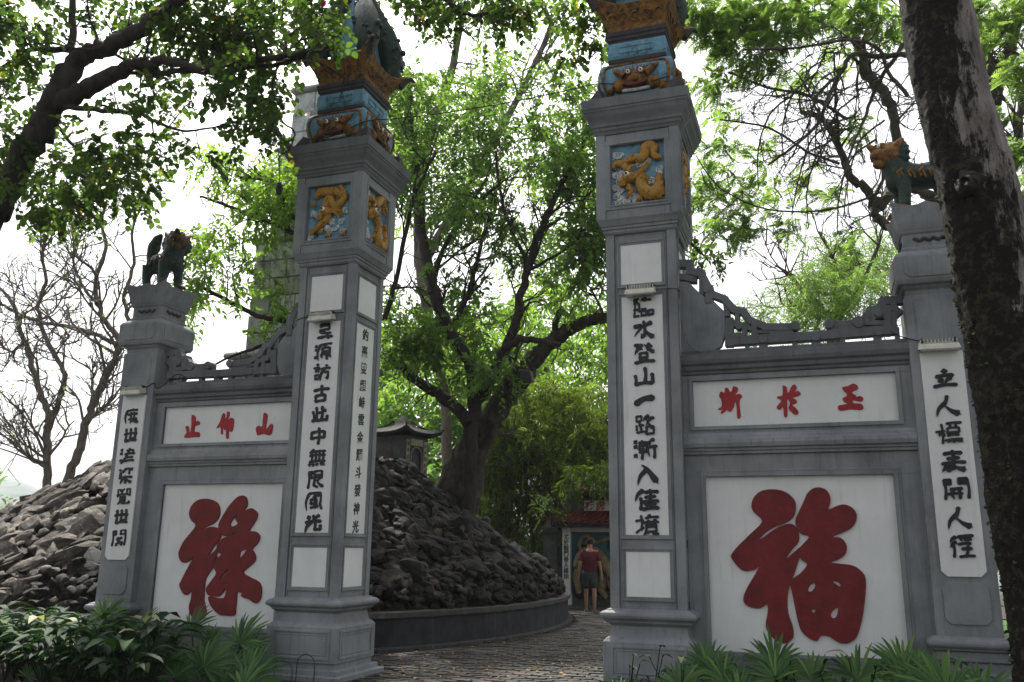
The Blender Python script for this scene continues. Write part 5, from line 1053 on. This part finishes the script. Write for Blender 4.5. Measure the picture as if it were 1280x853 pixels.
for u, v, r, n in [(-15,20,34,40),(15,50,26,26),(45,15,34,44),(8,95,26,22),(25,135,24,22),(0,165,22,16),(50,90,22,18),(48,165,20,14),(20,235,14,8),(45,225,20,22),(75,215,22,26),(55,255,20,30),(80,262,18,28),(100,235,20,24),(105,200,16,14),(135,215,20,26),(160,235,18,22),(150,190,18,14),(180,225,12,10),(120,170,20,14),(180,165,16,8),(170,190,14,10),(205,180,13,7),(235,178,12,7),(255,192,9,4),(150,130,18,10),(130,25,22,22),(150,-5,26,30),(190,30,20,20),(180,60,18,12),(190,110,18,14),(215,120,17,14),(240,45,28,44),(230,5,30,50),(270,30,30,56),(300,10,30,60),(330,40,28,52),(285,65,24,36),(360,15,30,52),(395,30,22,26),(325,95,22,26),(300,110,20,20),(260,110,18,14),(335,125,16,14),(335,145,14,12),(318,150,14,10),(340,85,14,10),(305,165,10,8),(340,180,10,8),(420,5,20,18),(470,-5,30,30),(520,10,22,24),(545,-5,24,30),(560,30,16,14),(510,-20,30,30),(590,5,24,30),(620,-5,22,22),(650,8,18,20),(600,30,12,9),(635,22,14,12),(690,8,18,16),(720,0,20,20),(745,45,14,14),(730,25,12,12),(715,70,12,10)]:
    A.append((u, v, rnd.uniform(-1.7,-.3) if u < 430 else rnd.uniform(.2,1.5), r, n*.92, 1.6, rnd.uniform(-.1,.12)))
crown('crown', A, LEAF_A, t4, .092, 'broad', 10, .32, droop=.5, yellow=.003)
# --- bare tree far left
b0 = at(62, 625, 8.5); t5 = tree('bare twiggy tree forking behind the pale rocks at the far left', (b0[0], b0[1], b0[2]-1.2))
wd_ = Wood(); kw = dict(tw=17, twL=1.5, lv=2, spread=.7, up=.35)
wd_.limb([(56,650,6.12),(58,615,5.44),(60,580,4.76),(58,545,4.42),(62,520,4.08),(50,490,3.74),(38,450,3.40),(28,420,3.06),(20,390,2.72),(5,365,2.04),(-20,345,1.36)], 8.5, **kw)
wd_.limb([(60,540,3.74),(72,505,3.40),(80,470,3.13),(66,440,2.86),(52,410,2.72),(48,380,2.45),(58,350,2.18),(52,320,1.90),(62,290,1.50),(80,260,1.09)], 8.5, **kw)
wd_.limb([(74,640,6.12),(85,600,5.78),(100,560,5.44),(108,525,5.10),(122,490,4.76),(140,455,4.42),(150,430,4.08),(135,405,3.40),(122,380,3.06),(120,350,2.72),(132,310,2.31),(128,270,1.77),(140,235,1.36)], 8.7, **kw)
wd_.limb([(148,432,3.06),(118,418,2.72),(85,408,2.45),(60,405,2.18),(30,395,1.90),(0,380,1.63),(-20,378,1.36)], 8.6, **kw)
wd_.limb([(150,430,3.06),(160,400,2.72),(155,370,2.31),(168,330,2.04),(165,290,1.63),(178,255,1.22)], 8.7, **kw)
wd_.limb([(122,380,2.04),(105,360,1.90),(92,330,1.70),(95,300,1.36),(85,265,1.02)], 8.6, **kw); wd_.limb([(60,585,2.31),(40,575,2.04),(25,560,1.36),(5,545,1.02)], 8.5, **kw); wd_.limb([(105,530,2.04),(130,510,1.77),(145,495,1.36)], 8.6, **kw); wd_.limb([(30,425,2.04),(15,440,1.63),(0,430,1.36)], 8.6, **kw)
wd_.build('trunk', BARK_B, t5); cl = [(p_[0], d_) for p_, d_ in zip(wd_.tips, wd_.tips)]
P_ = np.array([t_[0] for t_ in wd_.tips]); P_ = P_[rng.random(len(P_)) < .35]; D_ = rng.standard_normal((len(P_),3)); V_, F_ = leaves(P_, D_, np.full(len(P_), .10), 'lance'); fast('crown', V_, F_, LEAF_FAR, t5, np.full(len(F_), .6))
# white bird-like scrap in the bare tree
# --- feathery tree, upper right
def fronds(name, clumps, m, parent, L=.25, npin=12, hang=.5):
    V = []; F = []; TI = []; n0 = 0; C = []; D = []
    for c in clumps:
        p = at(c[0], c[1], c[2]); r = c[3]*pxm(p); n = int(c[4]); q = rng.standard_normal((n,3)); q /= np.linalg.norm(q, axis=1)[:,None]; q *= rng.uniform(.1,1,(n,1))**.45; C.append(p+q*r*[1,1.3,1]); dd = rng.standard_normal((n,3))+[-.5,-.2,-hang]; D.append(dd)
    C = np.vstack(C); D = np.vstack(D); D /= np.linalg.norm(D, axis=1)[:,None]; n = len(C); LL = L*rng.uniform(.6,1.2,n); T = np.clip(rng.normal(.5,.2,n),0,.93); side = np.cross(D, rng.standard_normal((n,3))*.5+[0,0,1]); side /= np.linalg.norm(side, axis=1)[:,None]
    for k in range(npin):
        t = (k+.8)/npin; pos = C+D*(LL*t)[:,None]+np.array([0,0,-1])*(LL*t*t*.3)[:,None]; s_ = .34*math.sin(PI*min(1,.18+.82*t))
        for sg in (-1,1):
            v, f = leaves(pos, D*.45+side*sg+rng.standard_normal((n,3))*.06, LL*s_, 'pinna', rng.uniform(-.4,.4,n)); V.append(v); F.append(f+n0); n0 += len(v); TI.append(np.repeat(np.clip(T+rng.normal(0,.06,n),0,.95), 2))
    return fast(name, np.vstack(V), np.vstack(F), m, parent, np.concatenate(TI))
b0 = at(1330, 640, 4); t6 = tree('feathery leaved tree behind the right pillar, limbs curving across the sky', (b0[0], b0[1], 0))
wd_ = Wood(); kw = dict(tw=12, twL=.9, lv=2, spread=.9, up=-.1)
wd_.add([(b0[0],b0[1],-.1), at(1320,500,4), at(1300,400,4), at(1278,330,4)], [.2,.17,.15,.13], 12)
wd_.limb([(1278,330,9),(1270,290,8.5),(1256,250,8),(1240,200,8),(1236,150,8.5),(1248,95,8),(1262,50,7),(1285,0,7)], 4, k=10, **kw)
wd_.limb([(1242,100,7),(1232,60,6),(1220,20,5),(1210,-30,4)], 4, k=8, **kw); wd_.limb([(1256,250,6),(1268,190,6),(1275,140,5),(1290,80,5)], 3.6, **kw)
wd_.limb([(1250,280,8,3.4),(1190,255,7.5,3.2),(1150,240,7,3),(1128,216,6,3),(1118,160,6,3),(1108,120,6.5,3),(1085,95,6.5,3),(1078,65,6,3),(1062,40,5,3),(1040,10,4,3)], k=9, **kw)
wd_.limb([(1125,220,6,3),(1112,240,7,2.8),(1096,262,6,2.6),(1085,240,5.5,2.6),(1062,222,5,2.6),(1055,200,4.6,2.6),(1042,170,4,2.6),(1022,145,3.4,2.6),(1000,140,2.6,2.6)], k=8, **kw)
wd_.limb([(1118,285,6,2.4),(1108,282,6,2.4),(1094,268,5.5,2.4),(1098,250,5,2.4)], k=8, tw=2)
kw = dict(tw=10, twL=.6, lv=2, spread=1.0, up=-.35)
wd_.limb([(1140,68,3.6,1),(1100,70,3.2,1),(1068,68,3,1),(1052,88,2.8,1),(1036,120,2.6,1),(1022,155,2.2,1),(990,185,1.8,1),(960,206,1.4,1)], **kw)
wd_.limb([(1160,20,3,1.2),(1120,70,2.8,1.2),(1095,110,2.4,1.2),(1080,150,2,1.2),(1065,185,1.6,1.2),(1058,215,1.2,1.2)], **kw)
wd_.limb([(1135,120,2.6,1),(1110,90,2.4,1),(1098,60,2,1),(1060,50,2,1),(1000,60,1.6,1),(930,62,1.2,1)], **kw)
wd_.limb([(1060,150,2.2,2),(1010,120,2,2),(960,110,1.6,2),(910,90,1.2,2)], **kw); wd_.limb([(1050,205,2,2),(1010,190,1.6,2),(960,160,1.4,2),(900,150,1,2)], **kw)
for q in range(9): u_, v_ = rnd.uniform(960,1110), rnd.uniform(20,180); wd_.limb([(u_,v_,1.4,2),(u_-30,v_+25,1.2,2),(u_-45,v_+70,1,2),(u_-40-rnd.uniform(0,40),v_+120,.7,2)], tw=8, twL=.5, lv=1, spread=1, up=-.5)
wd_.limb([(1100,240,1.6,1.5),(1040,262,1.3,1.5),(960,262,1.1,1.5),(900,235,.9,1.5),(870,195,.7,1.5)], **kw)
wd_.build('trunk', BARK_G, t6)
E_ = [(870,20,2,30,50),(905,35,2,34,80),(940,15,2,34,80),(985,25,2,34,70),(1030,10,2,34,60),(1075,15,2,30,44),(1110,30,2,24,26),(960,70,2,30,34),(920,85,2,30,36),(885,110,2,24,20),(1000,100,2.5,26,16),(1050,70,2.5,24,16),(905,150,3,26,16),(950,190,3,28,14),(900,200,3,30,30),(880,240,3,26,34),(920,250,3,30,34),(960,240,3,26,20),(1010,220,3,26,12),(930,290,3,26,26),(890,290,3,20,16),(990,280,3,24,14),(1040,250,3,22,10),(1060,160,3,26,10),(1130,40,3,18,12),(1060,300,3,20,12),(1220,15,3,22,30),(1265,20,3,26,44),(1240,50,3,20,20),(1275,90,3,22,32),(1250,150,3,16,20),(1275,190,3,20,30),(1240,215,3,14,14),(1270,240,3,16,16)]
fronds('crown', [(a_, b2, c_+rnd.uniform(-.7,.7), d_, e_*1.95) for a_, b2, c_, d_, e_ in E_], LEAF_F, t6)
b0 = at(1010, 640, 13); t7 = tree('bright feathery tree beyond the right wall, below the white gap of sky', (b0[0], b0[1], 0)); wd_ = Wood(); wd_.add([(b0[0],b0[1],-.1), at(1040,450,13), at(1050,380,13), at(1040,330,13)], [.25,.2,.15,.08], 10); wd_.limb([(1045,400,5),(1080,350,3),(1100,300,2)], 13, tw=10, twL=1.5, lv=2); wd_.limb([(1045,400,4),(1010,370,3),(985,340,2)], 13, tw=10, twL=1.5, lv=2); wd_.build('trunk', BARK_G, t7)
crown('crown', [(u_, v_, rnd.uniform(11,15), r_, n_*1.2, 1.1, rnd.uniform(-.15,.15)) for u_, v_, r_, n_ in [(1000,385,26,80),(1030,360,30,120),(1060,340,30,120),(1090,330,28,110),(1040,320,22,60),(1080,370,30,120),(1020,400,26,90),(1110,300,20,50),(985,365,16,36),(1005,345,12,20),(960,395,14,30),(940,400,12,24),(915,400,10,20),(1240,330,20,50),(1262,300,18,40),(1265,350,22,60),(1245,420,20,50),(1235,520,20,50),(1232,600,18,50),(1245,655,16,40)]], LEAF_F, t7, .14, 'thin', 16, .55, twigs=False)
t8 = tree('dark leafed branch tip showing just right of the right column top', at(880,330,1.5), 'branch', 'branch'); wd_ = Wood(); wd_.limb([(850,290,2),(870,310,1.6),(885,325,1)], 1.8, tw=5, twL=.3); wd_.build('twig', BARK_D, t8); crown('leaves', [(878,318,1.8,16,14),(895,325,1.8,10,8),(865,300,1.8,10,6)], LEAF_A, t8, .09, 'lance', 8, .25)
# --- big mossy trunk in the right foreground
pts = [(1344,980,62),(1335,880,58),(1319,760,54),(1300,650,52),(1282,540,50),(1266,450,49),(1247,360,47),(1226,260,45),(1201,160,42),(1184,80,40.5),(1168,0,39),(1156,-80,37),(1146,-160,38)]
TY0 = -2.6; C_ = []
for u_, v_, r_ in pts: p = at(u_, v_, TY0); C_.append(np.append(p, r_*pxm(p)))
C_ = np.array(C_); base = C_[0,:3].copy(); C_ = C_[C_[:,2] > .05]; g0 = C_[0].copy(); g0[:3] += (g0[:3]-C_[1,:3])/abs(g0[2]-C_[1,2])*(g0[2]+.1); g0[3] *= 1.25; C_ = np.vstack([g0, C_])
t9 = tree('big mossy tree trunk in the right foreground overlapping the outer pillar', (g0[0], g0[1], 0))
S_ = np.array(smooth_path(C_, 26)); k = 56; V, F = tube_np(S_[:,:3], S_[:,3], k); nS = len(S_); V = V.reshape(nS, k, 3)
for i in range(nS):
    c0 = S_[i,:3]
    for j in range(k):
        d = V[i,j]-c0; p = Vector(V[i,j]); a = .05*noise.noise(Vector((p.x*2.2, p.y*2.2, p.z*1.3)))+.035*noise.noise(Vector((p.x*9, p.y*9, p.z*3.5)))+.02*noise.noise(p*26)
        V[i,j] = c0+d*(1+a*2.2)
for kk in ((1236,205,.9),(1182,250,.5)): pass
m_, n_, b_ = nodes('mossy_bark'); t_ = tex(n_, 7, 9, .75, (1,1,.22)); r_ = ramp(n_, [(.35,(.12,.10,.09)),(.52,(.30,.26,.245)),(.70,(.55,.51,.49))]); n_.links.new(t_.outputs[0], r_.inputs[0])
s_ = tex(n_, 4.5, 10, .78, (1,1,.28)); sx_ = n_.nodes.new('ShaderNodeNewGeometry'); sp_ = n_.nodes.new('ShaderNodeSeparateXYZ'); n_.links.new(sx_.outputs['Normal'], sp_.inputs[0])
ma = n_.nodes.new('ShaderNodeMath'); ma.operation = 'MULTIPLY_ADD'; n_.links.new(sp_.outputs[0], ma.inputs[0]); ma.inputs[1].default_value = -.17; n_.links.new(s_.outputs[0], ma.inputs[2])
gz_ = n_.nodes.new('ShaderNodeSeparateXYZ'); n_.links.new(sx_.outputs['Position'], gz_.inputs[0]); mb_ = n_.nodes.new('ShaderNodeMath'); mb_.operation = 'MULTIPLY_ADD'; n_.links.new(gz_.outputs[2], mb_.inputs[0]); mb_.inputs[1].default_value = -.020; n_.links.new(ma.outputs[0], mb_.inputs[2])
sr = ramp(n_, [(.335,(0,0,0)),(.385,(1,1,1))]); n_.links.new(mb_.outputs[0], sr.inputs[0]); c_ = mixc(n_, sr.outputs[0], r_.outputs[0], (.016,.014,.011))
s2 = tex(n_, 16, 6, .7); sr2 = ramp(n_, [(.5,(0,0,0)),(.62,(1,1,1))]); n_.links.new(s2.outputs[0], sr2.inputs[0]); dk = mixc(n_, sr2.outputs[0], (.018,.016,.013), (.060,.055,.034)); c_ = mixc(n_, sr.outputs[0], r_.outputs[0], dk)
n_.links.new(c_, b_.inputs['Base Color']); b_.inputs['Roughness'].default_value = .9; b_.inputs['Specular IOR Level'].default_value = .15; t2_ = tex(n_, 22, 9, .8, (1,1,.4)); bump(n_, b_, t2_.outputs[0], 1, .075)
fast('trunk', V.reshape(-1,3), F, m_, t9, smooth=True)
# moss tufts on the left side
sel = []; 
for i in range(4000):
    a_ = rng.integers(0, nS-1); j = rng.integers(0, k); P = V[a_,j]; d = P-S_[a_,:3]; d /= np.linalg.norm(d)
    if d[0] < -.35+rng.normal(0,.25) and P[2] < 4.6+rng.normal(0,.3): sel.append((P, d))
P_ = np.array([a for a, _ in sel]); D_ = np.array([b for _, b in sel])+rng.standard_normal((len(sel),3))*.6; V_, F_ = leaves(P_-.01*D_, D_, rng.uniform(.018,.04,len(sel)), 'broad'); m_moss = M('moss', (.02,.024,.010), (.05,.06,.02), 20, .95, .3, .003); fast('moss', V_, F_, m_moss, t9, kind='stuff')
wd_ = Wood(); wd_.limb([(1212,232,17,-2.72),(1209,231,13,-2.88),(1208,230,7,-2.92)], k=12, nz=.15); wd_.build('knot', BARK_D, t9)

# --- bamboo and distant woods
b0 = at(690, 690, 18); t10 = empty('bamboo_clump', (b0[0], b0[1], 0), 'dense dark clump of bamboo behind the inner gate', 'bamboo')
for i in range(60):
    u_ = rnd.uniform(605,760); Yc = rnd.uniform(16.2,19); p0 = at(u_, 690, Yc); p0[2] = 0; p1 = at(u_+rnd.uniform(-25,25), rnd.uniform(500,600), Yc+rnd.uniform(-.5,.5)); pm_ = (p0+p1)/2+[rnd.uniform(-.1,.1),0,.2]; c_ = MB(); c_.tube(smooth_path([p0,pm_,p1], 4), [.035]*8+[.012], 5); ob('cane', c_, BARK_G if i % 3 else BARK_D, t10, smooth=60)
crown('foliage', [(u_, v_, Y_, r_, n_*1.3, 1.0, br) for u_, v_, Y_, r_, n_, br in [(620,530,16.5,30,130,.05),(650,510,17,34,170,.15),(690,505,17,36,190,.2),(730,515,17,34,180,.25),(755,545,16.5,30,150,.25),(720,555,16,34,170,.2),(680,555,16.2,36,190,.05),(640,565,16.2,34,170,-.05),(610,580,16.5,28,110,-.1),(700,590,16,30,130,.0),(740,590,16,30,140,.1),(660,600,16.4,34,150,-.15),(620,620,16.6,30,120,-.2),(690,630,16.4,30,110,-.2),(735,625,16.2,26,90,-.1),(650,650,17,34,120,-.25),(610,660,17,30,100,-.25),(700,665,17,34,110,-.25),(750,660,17,30,90,-.25),(752,594,13.4,12,34,0),(722,592,13.8,14,36,-.1),(690,632,14,12,26,-.25)]], LEAF_BAMBOO, t10, .20, 'thin', 12, .45, droop=.7, twigs=False)  # shade inside the clump is put into darker tint of lower leaves
b0 = at(620, 600, 27)
crown('woodland', fill(430,800,395,560, 24,34, 30,60, 22, 60, (), .25)+fill(430,800,560,700, 22,28, 36,60, 14, 60, (), -.1), LEAF_FAR, None, .30, 'lance', 9, .9, twigs=False)['kind'] = 'stuff'
crown('shoreline_woods', fill(1110,1420,560,690, 60,80, 26,40, 14, 40, (), 0)+fill(-200,-40,560,640,60,80,26,40,8,40,(),0), LEAF_FAR, None, .9, 'lance', 9, 2.5, twigs=False)['kind'] = 'stuff'
# far hills across the lake
m_h = M('haze_toned_hill', (.12,.15,.15), (.22,.25,.24), .12, .95, .5, .5)  # distance haze is put into this greyed hill colour
hv = []; hf = []; nh = 160
for j, (rad, hh) in enumerate(((150,0),(170,9),(210,15),(280,17),(340,0))):
    for i in range(nh):
        a = 2*PI*i/nh; z = hh*(.75+.5*noise.noise(Vector((math.cos(a)*4, math.sin(a)*4, j*.2)))+.35*noise.noise(Vector((math.cos(a)*18, math.sin(a)*18, j*.7)))) if hh else -1.2; r_ = rad*(1+.05*noise.noise(Vector((math.cos(a)*6,math.sin(a)*6,j)))); hv.append((r_*math.cos(a), r_*math.sin(a), z))
for j in range(4):
    for i in range(nh): a = j*nh+i; b = j*nh+(i+1)%nh; hf.append((a, b, b+nh, a+nh))
fast('hills', hv, hf, m_h, None, smooth=True, kind='structure')

# --- low iron railing on the lawn
pr = atz(1240, 782); rl = empty('iron_railing', (pr[0], pr[1], 0), 'low black iron railing on the lawn between the pillar and the big trunk', 'railing')
for i in range(26): x = pr[0]-1.3+.1*i; b = MB(); b.tube([(x,pr[1],0),(x,pr[1],.42),(x,pr[1],.5)], [.008,.008,.002], 5); ob('baluster', b, DARKM, rl)
for z in (.12,.4): b = MB(); b.box(pr[0]-1.35,pr[0]+1.25,pr[1]-.01,pr[1]+.01,z,z+.02); ob('rail', b, DARKM, rl)

# ------------------------------------------------------------------ planting beds
def blade_fan(mb, tint, hub, nrm, upv, R, nb, spread):
    nrm = nrm/np.linalg.norm(nrm); upv = upv-nrm*(upv@nrm); upv /= np.linalg.norm(upv); sd = np.cross(nrm, upv)
    for i in range(nb):
        a = (i/(nb-1)-.5)*spread+rng.normal(0,.03); d = upv*math.cos(a)+sd*math.sin(a); L = R*(1-.25*abs(a)/(spread/2+.01))*rng.uniform(.85,1.08); w_ = R*.036*rng.uniform(.8,1.15); cr = np.cross(nrm, d); dz = np.array([0,0,-1.])
        n0 = len(mb.v); drp = rng.uniform(.05,.22)
        for t, ww in ((0,.25),(.3,.8),(.62,1),(.85,.6),(1,.04)):
            c = hub+d*L*t+nrm*R*.05*math.sin(PI*t)+dz*L*drp*t**2.6; fold = nrm*w_*ww*.55; mb.v += [tuple(c-cr*w_*ww), tuple(c-fold), tuple(c+cr*w_*ww)]
        for s in range(4):
            for q in (0,1): a0 = n0+s*3+q; mb.f.append((a0,a0+1,a0+4,a0+3))
        tint += [float(np.clip(rng.normal(.5,.25),0,.93))]*8
def fan_palm(base, fans, label, group, tnt=0):
    root = empty('fan_palm', base, label, 'palm plant', group)
    for hub, R, nb, sp_, lean in fans:
        hub = np.array(hub); mb = MB(); ti = []; out = np.array([lean, -.25, 1.0])+rng.standard_normal(3)*.12; blade_fan(mb, ti, hub, np.array([lean*.4+rng.normal(0,.2),-1.0,.55]), out, R, nb, sp_)
        V_ = np.array(mb.v); o = fast('leaf', V_, np.array(mb.f), LEAF_PALM, root, np.clip(np.array(ti)+tnt,0,.95)); 
        s_ = MB(); s_.tube(smooth_path([np.array(base)+[rng.normal(0,.03),rng.normal(0,.03),0], (np.array(base)+hub)/2+[0,0,.05], hub], 4), [.009]*8+[.006], 5); ob('stalk', s_, LEAF_PALM, root)
def plant_at(u, v, Y, R, nb=15, sp_=3.6, lean=0): return (at(u,v,Y), R, nb, sp_, lean)
RP = [((886,834),-.35,.42,-.1,'fan palm with one big upright leaf at the foot of the right column'),((968,828),-.45,.46,0,'spiky fan palm below the huge red character, nearest its middle'),((1073,845),-.55,.46,.0,'dark spiky fan palm below the right part of the white panel'),((1128,832),-.35,.40,.25,'paler fan palm by the right edge of the white panel'),((1183,858),-1.0,.52,-.35,'large fan palm in front of the right outer pillar'),((1015,850),-.6,.36,.2,'small fan palm between the two tall spiky ones'),((850,858),-.7,.40,-.2,'low fan palm leaning over the path edge'),((925,868),-.8,.40,.1,'low bright fan palm in the bottom row near the column'),((775,868),-.9,.34,-.1,'small yellow green fan palm by the column plinth'),((1230,870),-.9,.44,.3,'fan palm beside the foot of the mossy trunk'),((1130,875),-1.0,.36,0,'low fan palm at the bottom edge in front of the pale one')]
for (uv, Y, R, ln, lab) in RP:
    h = at(uv[0], uv[1]+rnd.uniform(0,14), Y); base = (h[0]+rng.normal(0,.05), h[1]+.05, 0.0); fans = [(h, R*rng.uniform(.85,1.1), 20, 3.0, ln)]
    for q in range(2): hh = h+np.array([rng.uniform(-.28,.28), rng.uniform(-.3,.1), rng.uniform(-.28,-.02)]); hh[2] = max(hh[2], .08); fans.append((hh, R*rng.uniform(.75,1.0), 18, 3.4, rng.uniform(-.8,.8)))
    fan_palm(base, fans, lab, 'fan palms in the bed right of the path', .1 if 'bright' in lab or 'pale' in lab or 'yellow' in lab else 0)
LP = [((300,805),-.55,.40,.2,'bushy fan palm below the red character, nearest the left column'),((240,790),-.35,.36,-.1,'dark fan palm rising before the left part of the red character'),((175,790),-.3,.34,0,'fan palm in shade by the left edge of the white panel'),((130,775),-.15,.34,.3,'bright backlit fan palm in front of the left outer pillar'),((205,835),-.9,.40,0,'fan palm in the front row under the white panel'),((310,850),-.95,.42,.3,'spiky fan palm beside the wire hoops'),((60,785),.2,.34,.2,'yellow green backlit fan palm before the pale rocks'),((20,800),.1,.34,-.2,'small fan palm at the left edge before the rocks'),((255,835),-.95,.38,.2,'fan palm at the front between two spiky ones'),((80,860),-1.2,.34,0,'pale fan palm at the bottom edge of the left bed')]
for (uv, Y, R, ln, lab) in LP:
    h = at(uv[0], uv[1], Y); base = (h[0]+rng.normal(0,.05), h[1]+.05, 0.0); fans = [(h, R*1.2, 22, 3.3, ln)]
    for q in range(3): hh = h+np.array([rng.uniform(-.3,.3), rng.uniform(-.3,.1), rng.uniform(-.3,0)]); hh[2] = max(hh[2], .08); fans.append((hh, R*rng.uniform(.75,1.05), 18, 3.4, rng.uniform(-.8,.8)))
    fan_palm(base, fans, lab, 'fan palms in the bed left of the path', .12 if 'backlit' in lab else -.2)  # backlight put into the colour: palms labelled backlit get a lighter tint
def broad_plant(base, n, L, label, group):
    root = empty('broadleaf_plant', base, label, 'leafy plant', group); B = np.array(base)
    V = []; F = []; T = []; st = MB()
    for i in range(n):
        a = rng.uniform(0,2*PI); le = rng.uniform(.1,.7); d = np.array([math.cos(a)*le, math.sin(a)*le, 1.0]); d /= np.linalg.norm(d); h = rng.uniform(.15,.62); p0 = B+d*h; st.tube([B, B+d*h*.5+[0,0,.02], p0], .005, 4); LL = L*rng.uniform(.7,1.2); out = np.array([math.cos(a), math.sin(a), 0.]); sd = np.cross(out, [0,0,1.]); n0 = len(V)*1; base_i = sum(len(v) for v in V); vs = []
        for t, ww in ((0,.05),(.2,.55),(.45,.9),(.7,.75),(.9,.35),(1,.02)):
            c = p0+out*LL*(.3*t+.55*t*t)*rng.uniform(.95,1.05)+np.array([0,0,1])*LL*(.85*t-.75*t*t); w_ = LL*.17*ww; vs += [c-sd*w_+[0,0,w_*.35], c, c+sd*w_+[0,0,w_*.35]]
        fs = [(base_i+s*3+q, base_i+s*3+q+1, base_i+s*3+q+4, base_i+s*3+q+3) for s in range(5) for q in (0,1)]; V.append(np.array(vs)); F += fs; tv = float(np.clip(rng.normal(.4,.22),0,.93)); tv = 1.0 if rng.random() < .04 else tv; T += [tv]*10
    fast('leaves', np.vstack(V), np.array(F), LEAF_DARK, root, T, smooth=True); ob('stems', st, LEAF_DARK, root)
ordn = ['leftmost','second','third','fourth','fifth','sixth','seventh','eighth','ninth','tenth','eleventh','twelfth','thirteenth','fourteenth']
for row, Yr, n_ in (('back', -.05, 13), ('middle', -.6, 13), ('front', -1.1, 13), ('lowest', -1.5, 10)):
    for i in range(n_):
        g_ = at(-25+225*(i+.5)/n_+rnd.uniform(-8,8), 800, Yr+rnd.uniform(-.15,.15)); broad_plant((g_[0], g_[1], 0), rnd.randint(11,17), rnd.uniform(.28,.44), 'dark leafy plant in the %s row of the left bed, %s from the left edge' % (row, ordn[i]) if i else 'dark leafy plant in the %s row of the left bed, at the left edge' % row, 'dark leafy plants in the left bed')
for i in range(13):
    g_ = at(785+36*i+rnd.uniform(-8,8), 840, rnd.uniform(-.9,-.1)); broad_plant((g_[0], g_[1], 0), rnd.randint(7,10), rnd.uniform(.14,.22), 'low dark leafy plant under the right fan palms, %s from the column plinth' % (ordn[i] if i else 'nearest'), 'low leafy plants in the right bed')
for u_, v_, Y_, lab in ((355,826,-.75,'small wire hoop at the corner of the left column, left one of the pair'),(383,818,-.62,'small wire hoop at the corner of the left column, right one of the pair'),(240,838,-1.25,'wire hoop in front of the left bed under the fan palm'),(205,840,-1.3,'wire hoop in front of the left bed below the red character'),(170,846,-1.3,'wire hoop in front of the left bed, leftmost of the row')):
    p = at(u_, v_, Y_); rad = .11; c = MB(); pts = [(p[0]-rad,p[1],0)]+[(p[0]-rad*math.cos(PI*i/10), p[1], max(.05,p[2]-rad)+rad*math.sin(PI*i/10)) for i in range(11)]+[(p[0]+rad,p[1],0)]; c.tube(pts, .006, 6); ob('wire_hoop', c, DARKM, None, smooth=60, label=lab, cat='wire hoop', group='wire hoops edging the left bed')
# fallen leaves on the path and the bed
P_ = []
for i in range(420):
    g_ = atz(rnd.uniform(440,770), rnd.uniform(775,853)); P_.append((g_[0], g_[1], .048))
P_ = np.array(P_); D_ = rng.standard_normal((len(P_),3))*[1,1,.08]; V_, F_ = leaves(P_, D_, rng.uniform(.02,.06,len(P_)), 'broad', rng.uniform(-.3,.3,len(P_))); fast('fallen_leaves', V_, F_, M('dry_leaf', (.16,.09,.03), (.36,.25,.10), 9, .8, .2, .002), None, kind='stuff')
# red lantern scrap at the top and a dark lamp hanging beside the left column
p = at(403, 4, -1.0); o = MB(); o.ball(p, .05, 10, 7, (1,1,.9)); o.tube([p+[0,0,-.03], p+[.01,0,-.08]], [.03,.008], 6); o = voxel('red_flower', o, flat('pink_red', (.5,.03,.08)), None, .008); setp(o, 'bright pink red blossom hanging from the branch above the left column', 'blossom')
p = at(349, 236, .6); hl = empty('hanging_lamp', p, 'small dark hanging lamp just left of the left column box', 'hanging lamp'); o = MB(); o.tube([p+[0,0,.10], p+[0,0,.06], p+[0,0,-.02], p+[0,0,-.09]], [.02,.05,.055,.03], 10); ob('lamp_body', o, DARKM, hl, smooth=50); o = MB(); o.tube([p+[0,0,.1], p+[-.04,.02,.35], p+[-.12,.05,.75]], .006, 5); ob('cord', o, WIRE, hl)
# ------------------------------------------------------------------ air
hz = MB(); hz.box(-420,420,-420,420,-2.2,34); hzo = ob('haze', hz, None, None, kind='stuff')
hm = bpy.data.materials.new('haze_air'); hm.use_nodes = True; hm.node_tree.nodes.clear(); pv = hm.node_tree.nodes.new('ShaderNodeVolumePrincipled'); pv.inputs['Density'].default_value = HAZE; pv.inputs['Color'].default_value = (.93,.96,1,1); ho = hm.node_tree.nodes.new('ShaderNodeOutputMaterial'); hm.node_tree.links.new(pv.outputs[0], ho.inputs['Volume']); hzo.data.materials.append(hm)
